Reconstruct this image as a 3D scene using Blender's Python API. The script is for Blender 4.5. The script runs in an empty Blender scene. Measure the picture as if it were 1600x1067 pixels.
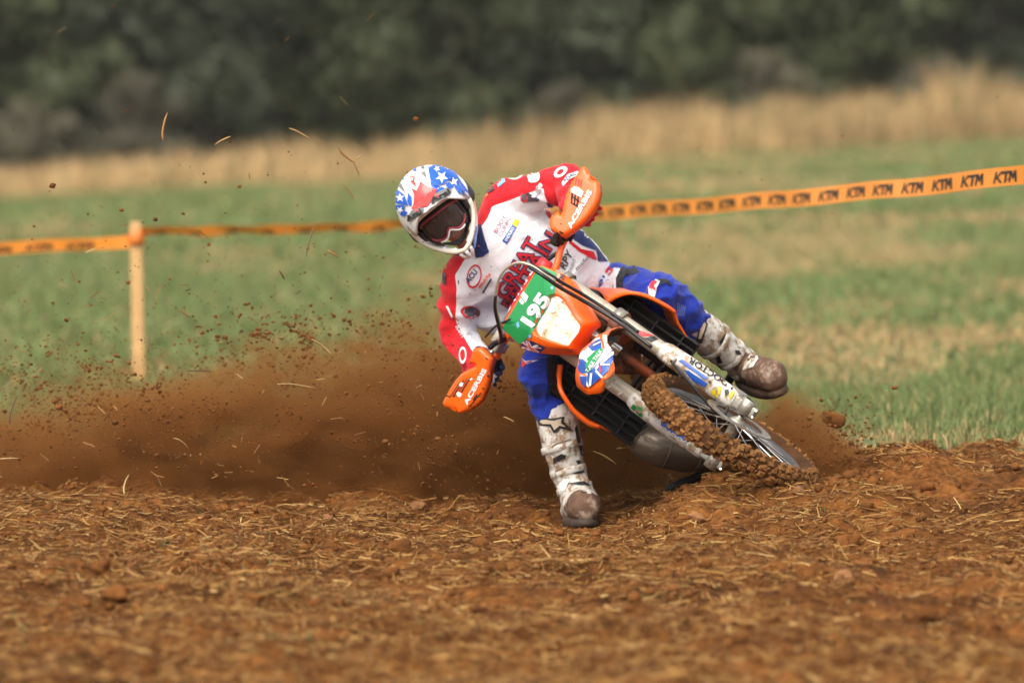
import bpy, bmesh, math, random
import numpy as np
from mathutils import Vector, Matrix
from mathutils.bvhtree import BVHTree

S = bpy.context.scene
COL = S.collection
R = math.radians
rng = np.random.default_rng(195)
random.seed(195)

# ------------------------------------------------------------------ camera
CAM_H, CAM_D, LENS = 1.42, 20.0, 200.0
FPX = LENS / 36.0 * 1600.0
PITCH = math.atan(343.5 / FPX)
cam_d = bpy.data.cameras.new('camera')
cam = bpy.data.objects.new('camera', cam_d); COL.objects.link(cam)
cam.location = (0, -CAM_D, CAM_H)
cam.rotation_euler = (math.pi / 2 - PITCH, 0, 0)
cam_d.lens = LENS; cam_d.sensor_width = 36.0
cam_d.clip_start = 0.1; cam_d.clip_end = 3000
cam_d.dof.use_dof = True
cam_d.dof.focus_distance = CAM_D - 0.10
cam_d.dof.aperture_fstop = 2.5
S.camera = cam
# ------------------------------------------------------------------ sky, sun, exposure
SUN_EL, SUN_AZ = 52.0, 205.0            # azimuth clockwise from +Y: behind the camera, to its left
w = bpy.data.worlds.new('World'); S.world = w; w.use_nodes = True
nt = w.node_tree; bg = nt.nodes['Background']
sky = nt.nodes.new('ShaderNodeTexSky'); sky.sky_type = 'NISHITA'; sky.sun_disc = False
sky.sun_elevation = R(SUN_EL); sky.sun_rotation = R(SUN_AZ)
sky.air_density = 1.0; sky.dust_density = 4.0; sky.ozone_density = 1.0
hs = nt.nodes.new('ShaderNodeHueSaturation'); hs.inputs['Saturation'].default_value = 0.10
nt.links.new(sky.outputs[0], hs.inputs['Color']); nt.links.new(hs.outputs[0], bg.inputs['Color'])
bg.inputs['Strength'].default_value = 0.15
sl = bpy.data.lights.new('sun', 'SUN'); sl.energy = 0.95; sl.angle = R(36); sl.color = (1.0, 0.91, 0.77)
sun = bpy.data.objects.new('sun', sl); COL.objects.link(sun)
sd = Vector((math.sin(R(SUN_AZ)) * math.cos(R(SUN_EL)), math.cos(R(SUN_AZ)) * math.cos(R(SUN_EL)), math.sin(R(SUN_EL))))
sun.rotation_euler = sd.to_track_quat('Z', 'Y').to_euler(); sun.location = sd * 30
vs = S.view_settings
vs.view_transform = 'Standard'; vs.look = 'None'; vs.gamma = 1.0; vs.use_curve_mapping = False
vs.exposure = 0.88
S.cycles.use_denoising = True; S.cycles.use_adaptive_sampling = True; S.cycles.adaptive_threshold = 0.035
S.cycles.max_bounces = 6; S.cycles.diffuse_bounces = 3; S.cycles.glossy_bounces = 3
S.cycles.transmission_bounces = 5; S.cycles.transparent_max_bounces = 8; S.cycles.volume_bounces = 1
S.cycles.sample_clamp_indirect = 6.0
S.cycles.volume_step_rate = 0.42; S.cycles.volume_max_steps = 160

# ------------------------------------------------------------------ helpers
cp, sp = math.cos(PITCH), math.sin(PITCH)
def P(px, py, y=0.0):
    """world point on the plane Y = y that stands at photo pixel (px, py)"""
    dx, dz = (px - 800.0) / FPX, (533.5 - py) / FPX
    d = Vector((dx, cp + dz * sp, -sp + dz * cp))
    t = (y + CAM_D) / d.y
    return Vector((d.x * t, y, CAM_H + d.z * t))
def P3(t): return P(*t)

def link(o, parent=None):
    COL.objects.link(o)
    if parent is not None:
        o.parent = parent
        m = Matrix.Translation(parent.get('_base', (0, 0, 0)))
        o.matrix_parent_inverse = m.inverted()
    return o
def tag(o, label=None, cat=None, group=None, kind=None):
    if label: o['label'] = label
    if cat: o['category'] = cat
    if group: o['group'] = group
    if kind: o['kind'] = kind
    return o
def empty(name, loc):
    o = bpy.data.objects.new(name, None); o.location = loc; o.empty_display_size = 0.1
    o['_base'] = tuple(loc); COL.objects.link(o)
    return o
def setmat(me, mats):
    if mats is None: return
    for m in (mats if isinstance(mats, (list, tuple)) else [mats]): me.materials.append(m)
def mobj(name, verts, faces, mat=None, parent=None, smooth=False):
    me = bpy.data.meshes.new(name)
    me.from_pydata([tuple(v) for v in verts], [], [tuple(f) for f in faces]); me.validate()
    setmat(me, mat)
    if smooth: me.polygons.foreach_set('use_smooth', [True] * len(me.polygons))
    return link(bpy.data.objects.new(name, me), parent)
def fast(name, V, F, mat=None, parent=None, smooth=False, attrs=None, cols=None):
    V = np.ascontiguousarray(V, dtype=np.float32); F = np.ascontiguousarray(F, dtype=np.int32)
    k = F.shape[1]
    me = bpy.data.meshes.new(name)
    me.vertices.add(len(V)); me.vertices.foreach_set('co', V.ravel())
    me.loops.add(F.size); me.loops.foreach_set('vertex_index', F.ravel())
    me.polygons.add(len(F))
    me.polygons.foreach_set('loop_start', np.arange(0, F.size, k, dtype=np.int32))
    if smooth: me.polygons.foreach_set('use_smooth', np.ones(len(F), dtype=bool))
    for n, a in (attrs or {}).items():
        at = me.attributes.new(n, 'FLOAT', 'POINT'); at.data.foreach_set('value', np.ascontiguousarray(a, dtype=np.float32))
    for n, a in (cols or {}).items():
        c4 = np.ones((len(V), 4), dtype=np.float32); c4[:, :3] = a
        at = me.attributes.new(n, 'FLOAT_COLOR', 'POINT'); at.data.foreach_set('color', c4.ravel())
    me.update(calc_edges=True); setmat(me, mat)
    return link(bpy.data.objects.new(name, me), parent)
def bobj(name, bm, mat=None, parent=None, smooth=False, M=None):
    me = bpy.data.meshes.new(name)
    if M is not None: bm.transform(M)
    bmesh.ops.recalc_face_normals(bm, faces=bm.faces)
    bm.to_mesh(me); bm.free(); setmat(me, mat)
    if smooth: me.polygons.foreach_set('use_smooth', [True] * len(me.polygons))
    return link(bpy.data.objects.new(name, me), parent)

# lattice value noise (numpy)
_H = np.random.default_rng(7).random(1 << 16).astype(np.float32)
def _hash(ix, iy, iz=0):
    return _H[(ix * 73856093 ^ iy * 19349663 ^ iz * 83492791) & 0xFFFF]
def vnoise(x, y, s=0):
    x = np.asarray(x, dtype=np.float64); y = np.asarray(y, dtype=np.float64)
    ix = np.floor(x).astype(np.int64); iy = np.floor(y).astype(np.int64)
    fx = x - ix; fy = y - iy
    fx = fx * fx * (3 - 2 * fx); fy = fy * fy * (3 - 2 * fy)
    a = _hash(ix, iy, s); b = _hash(ix + 1, iy, s); c = _hash(ix, iy + 1, s); d = _hash(ix + 1, iy + 1, s)
    return (a + (b - a) * fx) * (1 - fy) + (c + (d - c) * fx) * fy - 0.5
def vnoise3(p, s=0):
    p = np.asarray(p, dtype=np.float64); i = np.floor(p).astype(np.int64); f = p - i; f = f * f * (3 - 2 * f)
    o = 0
    for dx in (0, 1):
        for dy in (0, 1):
            for dz in (0, 1):
                wgt = (f[..., 0] if dx else 1 - f[..., 0]) * (f[..., 1] if dy else 1 - f[..., 1]) * (f[..., 2] if dz else 1 - f[..., 2])
                o = o + wgt * _hash(i[..., 0] + dx, i[..., 1] + dy, i[..., 2] + dz + s * 101)
    return o - 0.5
def sstep(a, b, x):
    t = np.clip((np.asarray(x, dtype=np.float64) - a) / (b - a), 0, 1); return t * t * (3 - 2 * t)

# materials -----------------------------------------------------------
def N(nt, t, **kw):
    n = nt.nodes.new(t)
    for k, v in kw.items(): setattr(n, k, v)
    return n
def newmat(name):
    m = bpy.data.materials.new(name); m.use_nodes = True
    nt = m.node_tree; b = nt.nodes['Principled BSDF']
    return m, nt, b
def ramp(nt, stops, interp='LINEAR'):
    r = N(nt, 'ShaderNodeValToRGB'); cr = r.color_ramp; cr.interpolation = interp
    while len(cr.elements) > len(stops): cr.elements.remove(cr.elements[-1])
    while len(cr.elements) < len(stops): cr.elements.new(0.5)
    for e, (p, c) in zip(cr.elements, stops):
        e.position = p; e.color = (c[0], c[1], c[2], 1) if len(c) == 3 else c
    return r
def mixc(nt, fac, a, b, mode='MIX'):
    m = N(nt, 'ShaderNodeMix', data_type='RGBA', blend_type=mode)
    for sock, v in ((m.inputs['Factor'], fac), (m.inputs['A'], a), (m.inputs['B'], b)):
        pass
    ins = [s for s in m.inputs if s.enabled]
    for s, v in zip(ins, (fac, a, b)):
        if hasattr(v, 'is_output'): nt.links.new(v, s)
        elif isinstance(v, (tuple, list)): s.default_value = (*v[:3], 1)
        else: s.default_value = v
    return [o for o in m.outputs if o.enabled][0]
def noise(nt, scale, detail=3, rough=0.55, coord=None, dist=0.0):
    n = N(nt, 'ShaderNodeTexNoise'); n.inputs['Scale'].default_value = scale
    n.inputs['Detail'].default_value = detail; n.inputs['Roughness'].default_value = rough
    n.inputs['Distortion'].default_value = dist
    if coord is None:
        g = N(nt, 'ShaderNodeNewGeometry'); coord = g.outputs['Position']
    nt.links.new(coord, n.inputs['Vector']); return n.outputs['Fac']
def bump(nt, b, h, strength, dist=0.01):
    bp = N(nt, 'ShaderNodeBump'); bp.inputs['Strength'].default_value = strength
    bp.inputs['Distance'].default_value = dist
    nt.links.new(h, bp.inputs['Height']); nt.links.new(bp.outputs[0], b.inputs['Normal'])
MUD = (0.16, 0.075, 0.032)
def paint(name, col, rough=0.45, metal=0.0, mud=0.0, mudscale=14, var=0.12, bmp=0.0, bscale=60, mudcol=MUD, spec=0.5):
    """base colour + small tonal wear + optional mud spatter with its own relief"""
    m, nt, b = newmat(name)
    n1 = noise(nt, 9, 4)
    dark = tuple(c * (1 - var) for c in col); lite = tuple(min(1, c * (1 + var * 0.6)) for c in col)
    r1 = ramp(nt, [(0.35, dark), (0.65, lite)]); nt.links.new(n1, r1.inputs[0])
    out = r1.outputs[0]
    b.inputs['Roughness'].default_value = rough; b.inputs['Metallic'].default_value = metal
    b.inputs['Specular IOR Level'].default_value = spec
    if mud > 0:
        n2 = noise(nt, mudscale, 6, 0.68)
        c0 = 0.74 - 0.5 * mud
        r2 = ramp(nt, [(c0, (0, 0, 0)), (min(1, c0 + 0.10), (1, 1, 1))]); nt.links.new(n2, r2.inputs[0])
        n3 = noise(nt, 40, 3)
        r3 = ramp(nt, [(0.3, tuple(c * 0.7 for c in mudcol)), (0.7, tuple(c * 1.35 for c in mudcol))]); nt.links.new(n3, r3.inputs[0])
        out = mixc(nt, r2.outputs[0], out, r3.outputs[0])
        rr = ramp(nt, [(0, (rough,) * 3), (1, (0.8,) * 3)]); nt.links.new(r2.outputs[0], rr.inputs[0])
        nt.links.new(rr.outputs[0], b.inputs['Roughness'])
        if metal > 0:
            mm = ramp(nt, [(0, (metal,) * 3), (1, (0,) * 3)]); nt.links.new(r2.outputs[0], mm.inputs[0])
            nt.links.new(mm.outputs[0], b.inputs['Metallic'])
        bump(nt, b, r2.outputs[0], 0.5, 0.003)
    elif bmp > 0:
        bump(nt, b, noise(nt, bscale, 4), bmp, 0.004)
    nt.links.new(out, b.inputs['Base Color'])
    return m
def attr_mat(name, rough=0.85, trans=0.0, attr='col'):
    m, nt, b = newmat(name)
    a = N(nt, 'ShaderNodeAttribute', attribute_name=attr)
    nt.links.new(a.outputs['Color'], b.inputs['Base Color']); b.inputs['Roughness'].default_value = rough
    b.inputs['Specular IOR Level'].default_value = 0.25
    return m
# ------------------------------------------------------------------ ground
def soil_edge(x, y):
    """>0: torn-up soil, <0: sown field"""
    edge = 1.55 + 0.10 * np.sin(1.7 * x) + 0.5 * vnoise(x * 1.3, y * 1.3, 3) - 0.10 * (x - 1.0) + 0.9 * sstep(0.0, -1.5, x)
    return edge - y
def far_z(x, y):
    return sstep(12, 85, y) * 0.049 * (np.clip(x, -60, 60) + 9.0) + sstep(95, 200, y) * 4.0
def ground_z(x, y, fine=True):
    x = np.asarray(x, dtype=np.float64); y = np.asarray(y, dtype=np.float64)
    near = sstep(6.0, 2.0, y) * sstep(-11, -8, y) * sstep(7, 4, np.abs(x))
    z = far_z(x, y)
    # bank on the right that the front wheel cuts into, a low lip on the left, the rut between
    z = z + 0.125 * sstep(0.25, 1.0, x) * sstep(-1.6, -0.1, y) * (1 + 0.25 * sstep(1.0, 2.0, x))
    z = z + (0.040 + 0.05 * vnoise(x * 2.3, y * 1.5, 71)) * np.exp(-((y - 1.40) / 0.32) ** 2) * sstep(0.3, -0.4, x)
    z = z - 0.045 * np.exp(-((y - 0.55 - 0.25 * x) / 0.28) ** 2) * sstep(-1.2, 0.2, x) * sstep(1.0, 0.5, x)
    z = z - 0.10 * np.exp(-((y - 2.2) / 0.5) ** 2) * sstep(0.9, 0.2, x)
    z = z + 0.095 * np.exp(-(((x - 1.36) / 0.26) ** 2 + ((y - 0.85) / 0.50) ** 2)) + 0.030 * np.exp(-(((x - 1.22) / 0.10) ** 2 + ((y - 0.02) / 0.2) ** 2))
    z = z - 0.05 * np.exp(-(((x - 1.02) / 0.10) ** 2 + ((y - 0.02) / 0.25) ** 2))
    wb = np.exp(-((x - .235) / .20) ** 2 - ((y - .30) / .40) ** 2); wf = np.exp(-((x - 1.06) / .13) ** 2 - ((y - .03) / .20) ** 2)
    s = np.where(soil_edge(x, y) > 0, 1.0, 0.35) * near * (1 - .85 * wb) * (1 - .6 * wf)
    z = z * (1 - wb) + wb * -.035
    z = z + s * 0.085 * vnoise(x * 1.25, y * 1.1, 1)
    if fine:
        z = z + s * (0.070 * vnoise(x * 3.3, y * 2.9, 2) + 0.042 * vnoise(x * 8, y * 7, 4))
        c = vnoise(x * 17, y * 15, 5); z = z + s * 0.038 * np.sign(c) * np.abs(c) ** 0.8
        c = vnoise(x * 36, y * 33, 6); z = z + s * 0.022 * c
    z = z + (1 - near) * 0.10 * vnoise(x * 0.21, y * 0.13, 8) * sstep(8, 30, np.abs(y))
    return z
def grow(a, b, s0, k):
    o = [a]; s = s0
    while o[-1] < b: s *= k; o.append(o[-1] + s)
    return np.array(o[1:])
xf = np.arange(-2.7, 2.7001, 0.0155); gx = grow(2.7, 700, 0.02, 1.16)
yf = np.arange(-6.7, 2.3, 0.0175); gy = grow(2.3, 900, 0.022, 1.07); gyn = -grow(6.7, 60, 0.03, 1.25)[::-1]
X = np.concatenate([-gx[::-1], xf, gx]); Y = np.concatenate([gyn, yf, gy])
XX, YY = np.meshgrid(X, Y)
ZZ = ground_z(XX, YY)
nx, ny = len(X), len(Y)
GV = np.stack([XX, YY, ZZ], -1).reshape(-1, 3)
ii = (np.arange(ny - 1)[:, None] * nx + np.arange(nx - 1)[None, :]).ravel()
GF = np.stack([ii, ii + 1, ii + nx + 1, ii + nx], 1)
soil_a = sstep(-0.12, 0.12, soil_edge(XX, YY) + 0.35 * vnoise(XX * 9, YY * 9, 11)).ravel()

m, nt, b = newmat('soil_and_field')
at = N(nt, 'ShaderNodeAttribute', attribute_name='soil')
n1 = noise(nt, 2.2, 4); n2 = noise(nt, 26, 5, 0.65)
s1 = ramp(nt, [(0.28, (0.056, 0.021, 0.006)), (0.5, (0.176, 0.068, 0.0165)), (0.72, (0.30, 0.125, 0.034))]); nt.links.new(n2, s1.inputs[0])
s2 = ramp(nt, [(0.36, (0.50, 0.46, 0.42)), (0.62, (1.12, 1.06, 1.0))]); nt.links.new(n1, s2.inputs[0])
soilc = mixc(nt, 1.0, s1.outputs[0], s2.outputs[0], 'MULTIPLY')
geo = N(nt, 'ShaderNodeNewGeometry'); mp = N(nt, 'ShaderNodeMapping'); mp.inputs['Scale'].default_value = (0.35, 0.16, 0.2)
nt.links.new(geo.outputs['Position'], mp.inputs['Vector'])
f1 = noise(nt, 1.0, 5, 0.6, mp.outputs[0]); f2 = noise(nt, 7, 4)
g1 = ramp(nt, [(0.30, (0.110, 0.150, 0.062)), (0.52, (0.145, 0.180, 0.078)), (0.68, (0.200, 0.195, 0.090)), (0.84, (0.29, 0.22, 0.11))]); nt.links.new(f1, g1.inputs[0])
g2 = ramp(nt, [(0.3, (0.7, 0.7, 0.7)), (0.7, (1.2, 1.2, 1.2))]); nt.links.new(f2, g2.inputs[0])
fieldc = mixc(nt, 1.0, g1.outputs[0], g2.outputs[0], 'MULTIPLY')
out = mixc(nt, at.outputs['Fac'], fieldc, soilc)
nt.links.new(out, b.inputs['Base Color']); b.inputs['Roughness'].default_value = 0.95
b.inputs['Specular IOR Level'].default_value = 0.12
bump(nt, b, noise(nt, 90, 5, 0.7), 0.9, 0.012)
ground = fast('ground', GV, GF, m, smooth=True, attrs={'soil': soil_a}); tag(ground, kind='structure')

# ------------------------------------------------------------------ sown field, dry grass strip
def lerp(a, b, t): return a + (b - a) * t
def blades(n, xs, ys, h, wd, lean, cols, seg2=False, zoff=-0.01):
    """n thin tapering leaves; xs, ys arrays; h, wd arrays; cols (n,3)"""
    z = ground_z(xs, ys, False) + zoff
    az = rng.random(n) * 2 * np.pi; ln = lean * (0.3 + rng.random(n)); la = rng.random(n) * 2 * np.pi
    bx, by = np.cos(az) * wd / 2, np.sin(az) * wd / 2
    tx, ty = np.cos(la) * ln * h, np.sin(la) * ln * h
    A = np.stack([xs - bx, ys - by, z], 1); B = np.stack([xs + bx, ys + by, z], 1)
    mx, my, mz = xs + tx * 0.35, ys + ty * 0.35, z + h * 0.6
    C = np.stack([mx + bx * .8, my + by * .8, mz], 1); D = np.stack([mx - bx * .8, my - by * .8, mz], 1)
    E = np.stack([xs + tx, ys + ty, z + h * np.sqrt(np.clip(1 - (ln * .8) ** 2, .1, 1))], 1)
    V = np.stack([A, B, C, D, E], 1).reshape(-1, 3)
    k = np.arange(n) * 5
    F = np.concatenate([np.stack([k, k + 1, k + 2], 1), np.stack([k, k + 2, k + 3], 1), np.stack([k + 3, k + 2, k + 4], 1)])
    return V, F, np.repeat(cols, 5, 0)
leaf_m = attr_mat('leaf_blades', 0.7)
def field_tint(x, y):
    t = vnoise(x * 0.33, y * 0.15, 21) + 0.6 * vnoise(x * 1.1, y * 0.5, 22) + 0.35 * vnoise(x * 4, y * 2.2, 23)
    return t
def field_part(n, y0, y1, hw, hmin, hmax, wmin, wmax, power=1.0):
    ys = y0 + (y1 - y0) * rng.random(n) ** power
    half = (ys + CAM_D) * hw; xs = (rng.random(n) * 2 - 1) * half
    t = field_tint(xs, ys) + .16 * sstep(-.09, .09, xs / (ys + CAM_D)) - .13 + .42 * np.exp(-((xs - 2.3) / 1.3) ** 2 - ((ys - 7.8) / 1.9) ** 2)
    keep = soil_edge(xs, ys) < 0.05 * rng.standard_normal(n) - 0.02
    keep &= ~((ys < 12) & (t > 0.12) & (rng.random(n) < 0.45))
    xs, ys, t = xs[keep], ys[keep], t[keep]; n = len(xs)
    dry = np.clip(sstep(0.10, 0.34, t) * 0.75 + 0.10 + 0.25 * rng.standard_normal(n) * 0.5, 0, 1)[:, None]
    g = np.array([0.142, 0.182, 0.060]) * (0.7 + 0.6 * rng.random((n, 1))); d = np.array([0.40, 0.26, 0.12]) * (0.7 + 0.6 * rng.random((n, 1)))
    c = lerp(g, d, (dry > rng.random((n, 1))) * 0.9)
    h = lerp(hmin, hmax, rng.random(n)) * (1 - 0.45 * dry[:, 0])
    return blades(n, xs, ys, h, lerp(wmin, wmax, rng.random(n)), 0.55, c)
parts = [field_part(112000, 1.0, 9.0, 0.145, 0.05, 0.12, 0.004, 0.008, 1.25),
         field_part(85000, 9.0, 36.0, 0.14, 0.06, 0.14, 0.010, 0.022, 1.2),
         field_part(60000, 36.0, 88.0, 0.14, 0.07, 0.15, 0.03, 0.06)]
off = 0; Vs, Fs, Cs = [], [], []
for V, F, c in parts: Vs.append(V); Fs.append(F + off); Cs.append(c); off += len(V)
fg = fast('field_grass', np.concatenate(Vs), np.concatenate(Fs), leaf_m, cols={'col': np.concatenate(Cs)})
tag(fg, 'short green crop and dry stubble growing across the field', 'grass', kind='stuff')

n = 46000
ys = 84 + 9 * rng.random(n) ** 0.8; xs = (rng.random(n) * 2 - 1) * 19
tall = 0.65 + 0.5 * vnoise(xs * 0.7, ys * 0.35, 31) + 0.45 * vnoise(xs * 2.6, ys * 0.4, 32) + 0.3 * vnoise(xs * 7, ys, 33)
h = np.clip(1.28 * tall, 0.35, 1.6) * (0.30 + 0.85 * rng.random(n) ** 1.3) * (0.68 + 0.60 * sstep(-10, 11, xs))
tint = vnoise(xs * 0.5, ys * 0.5, 34)[:, None]
c = np.array([0.50, 0.325, 0.150]) * (0.62 + 0.6 * rng.random((n, 1)) + 0.4 * tint)
c = np.where(rng.random((n, 1)) < 0.12, np.array([0.13, 0.14, 0.05]), c)
V, F, c = blades(n, xs, ys, h, 0.02 + 0.03 * rng.random(n), 0.30, c)
dg = fast('dry_grass', V, F, leaf_m, cols={'col': c}); tag(dg, 'tall straw coloured dry grass along the field edge', 'grass', kind='stuff')

# ------------------------------------------------------------------ trees
bark = paint('bark', (0.040, 0.034, 0.026), 0.9, bmp=0.6, bscale=20)
def leafmat(name, c0, c1):
    m, nt, b = newmat(name)
    g = N(nt, 'ShaderNodeNewGeometry'); oi = N(nt, 'ShaderNodeObjectInfo')
    r = ramp(nt, [(0.0, c0), (1.0, c1)]); nt.links.new(noise(nt, 1.1, 3), r.inputs[0])
    h = N(nt, 'ShaderNodeHueSaturation'); nt.links.new(r.outputs[0], h.inputs['Color'])
    mth = N(nt, 'ShaderNodeMapRange'); mth.inputs[3].default_value = 0.7; mth.inputs[4].default_value = 1.35
    nt.links.new(oi.outputs['Random'], mth.inputs[0]); nt.links.new(mth.outputs[0], h.inputs['Value'])
    nt.links.new(h.outputs[0], b.inputs['Base Color']); b.inputs['Roughness'].default_value = 0.6
    b.inputs['Specular IOR Level'].default_value = 0.3
    return m
LEAF = [leafmat('evergreen_leaf', (0.036, 0.048, 0.019), (0.090, 0.100, 0.042)),
        leafmat('brown_leaf', (0.070, 0.066, 0.040), (0.125, 0.110, 0.070)),
        leafmat('dark_leaf', (0.034, 0.045, 0.024), (0.075, 0.086, 0.045))]
def tube_pts(pts, rads, k=8):
    V, F = [], []; n = len(pts); pts = [Vector(p) for p in pts]
    prev = None
    for i, p in enumerate(pts):
        t = (pts[min(i + 1, n - 1)] - pts[max(i - 1, 0)])
        if t.length < 1e-9: t = Vector((0, 0, 1))
        t.normalize()
        if prev is None:
            a = t.orthogonal().normalized()
        else:
            a = prev - t * prev.dot(t)
            a = a.normalized() if a.length > 1e-6 else t.orthogonal().normalized()
        prev = a; b2 = t.cross(a)
        for j in range(k):
            an = 2 * math.pi * j / k; V.append(p + (a * math.cos(an) + b2 * math.sin(an)) * rads[i])
    for i in range(n - 1):
        for j in range(k): F.append((i * k + j, i * k + (j + 1) % k, (i + 1) * k + (j + 1) % k, (i + 1) * k + j))
    F.append(tuple(range(k))[::-1]); F.append(tuple(range((n - 1) * k, n * k)))
    return V, F
def crown_mesh(seed, height, rad, nclump, per, leaf, low=0.1):
    r = np.random.default_rng(seed); Q = []
    for i in range(nclump):
        zc = lerp(low, 0.97, (i + r.random()) / nclump) * height
        f = math.sqrt(max(0.08, 1 - ((zc / height - 0.42) / 0.62) ** 2))
        a = r.random() * 2 * np.pi; rr = rad * f * r.uniform(0.0, 0.95)
        c = np.array([math.cos(a) * rr, math.sin(a) * rr, zc]); cs = rad * r.uniform(0.28, 0.5)
        d = r.standard_normal((per, 3)); d /= np.linalg.norm(d, axis=1)[:, None]
        rad_s = cs * (0.45 + 0.6 * r.random((per, 1)) ** 0.6)
        p = c + d * rad_s * np.array([1, 1, 0.75])
        nrm = d + 0.8 * r.standard_normal((per, 3)); nrm /= np.linalg.norm(nrm, axis=1)[:, None]
        t = np.cross(nrm, r.standard_normal((per, 3))); t /= np.linalg.norm(t, axis=1)[:, None]; u = np.cross(nrm, t)
        s = leaf * (0.5 + r.random((per, 1)))
        Q.append(np.stack([p - t * s, p - u * s * .45, p + t * s, p + u * s * .45], 1))
    V = np.concatenate(Q).reshape(-1, 3); F = np.arange(len(V)).reshape(-1, 4)
    return V, F
TREES = []
for k, (hh, rr, nc, per) in enumerate([(8.0, 2.3, 46, 230), (7.0, 2.1, 40, 230), (2.6, 1.5, 20, 200)]):
    V, F = crown_mesh(40 + k, hh, rr, nc, per, 0.15 if k < 2 else 0.10, 0.06)
    TREES.append((V, F, hh, rr))
crown_me = {}
def tree(name, kind, x, y, sc, rot, mat, label, group, cat='tree'):
    V, F, hh, rr = TREES[kind]
    z = float(ground_z(x, y, False)) - 0.05
    root = empty(name, (x, y, z)); root['_base'] = (0, 0, 0); tag(root, label, cat, group)
    root.rotation_euler = (0, 0, rot); root.scale = (sc, sc, sc)
    key = (kind, mat.name)
    if key not in crown_me:
        o = fast('crown', V, F, mat); crown_me[key] = o.data
        bpy.data.objects.remove(o)
        n = 5; pts = [(0.1 * math.sin(i * 2.1), 0.1 * math.cos(i * 1.7) - 0.1, hh * 0.85 * i / n) for i in range(n + 1)]
        tv, tf = tube_pts(pts, [0.034 * rr * (1.4 - i / n) + 0.015 for i in range(n + 1)])
        for q in range(6):
            a = q * 1.05 + kind; z0 = hh * (0.18 + 0.1 * q)
            lv, lf = tube_pts([(0, 0, z0), (math.cos(a) * rr * .4, math.sin(a) * rr * .4, z0 + .5), (math.cos(a) * rr * .75, math.sin(a) * rr * .75, z0 + 1.0)], [.07, .05, .02], 6)
            b0 = len(tv); tv = tv + lv; tf = tf + [tuple(i + b0 for i in f) for f in lf]
        to = mobj('trunk', tv, tf, bark); crown_me[key + ('t',)] = to.data; bpy.data.objects.remove(to)
    for nm, me in (('crown', crown_me[key]), ('trunk', crown_me[key + ('t',)])):
        o = bpy.data.objects.new(nm, me); COL.objects.link(o); o.parent = root
    return root
front = [(-15.5, 96, 1.0, 0), (-12.2, 94, .95, 0), (-9.3, 95.5, 1.05, 1), (-6.6, 94, 1.0, 0), (-3.9, 96, 1.1, 1), (-1.2, 94.5, .95, 0), (1.7, 96, 1.05, 1),
         (4.5, 94.5, 1.0, 0), (7.3, 96, 1.05, 1), (10.0, 94.5, 1.0, 0), (12.9, 95.5, 1.0, 1), (15.8, 95, 1.05, 0)]
ords = ['far left out by the picture edge', 'at the left edge of the picture', 'second from the left edge', 'third from the left edge', 'left of the rider',
        'just left above the helmet', 'directly above the rider', 'right above the raised hand guard', 'second to the right of the rider', 'third to the right of the rider', 'near the right edge of the picture', 'last on the right picture edge']
for i, (x, y, sc, k) in enumerate(front):
    tree('evergreen_tree', k, x, y, sc, i * 1.3, LEAF[0] if i % 3 else LEAF[2], 'dark evergreen tree behind the dry grass, ' + ords[i], 'trees of the wood edge')
for i in range(13):
    tree('evergreen_tree', i % 2, -18.5 + i * 3.0 + 0.5 * math.sin(i * 5), 101 + 1.5 * math.cos(i * 3), 1.25, i * 2.2, LEAF[2], 'tall dark tree in the shaded second row of the wood', 'second row of the wood')
for (x, y, sc, lb) in ((-7.3, 92.4, 0.85, 'brownish grey bush in front of the wood at left, right of the post'), (-9.6, 92.8, 0.7, 'grey bush in front of the wood in the left corner'),
                       (5.0, 92.6, 0.72, 'brown leafy bush rising from the dry grass right of the rider'), (8.4, 92.2, 0.65, 'small brown bush in the dry grass near the right edge'), (1.0, 92.8, 0.6, 'low bush behind the dry grass above the rider')):
    tree('bush', 2, x, y, sc, x, LEAF[1], lb, 'bushes along the wood edge', 'bush')
V, F = crown_mesh(99, 10.0, 1.0, 10, 10, 0.2)
n = 16000; p = np.stack([(rng.random(n) * 2 - 1) * 34, 106 + 5 * rng.random(n), 13 * rng.random(n)], 1)
d1 = rng.standard_normal((n, 3)); d1 /= np.linalg.norm(d1, axis=1)[:, None]; d2 = np.cross(d1, rng.standard_normal((n, 3))); d2 /= np.linalg.norm(d2, axis=1)[:, None]
p[:, 2] += ground_z(p[:, 0], p[:, 1], False)
Q = np.stack([p - d1 * .42, p - d2 * .28, p + d1 * .42, p + d2 * .28], 1).reshape(-1, 3)
tag(fast('distant_wood', Q, np.arange(len(Q)).reshape(-1, 4), LEAF[2]), 'deep shaded mass of the wood behind the trees', 'wood', kind='stuff')

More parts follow.
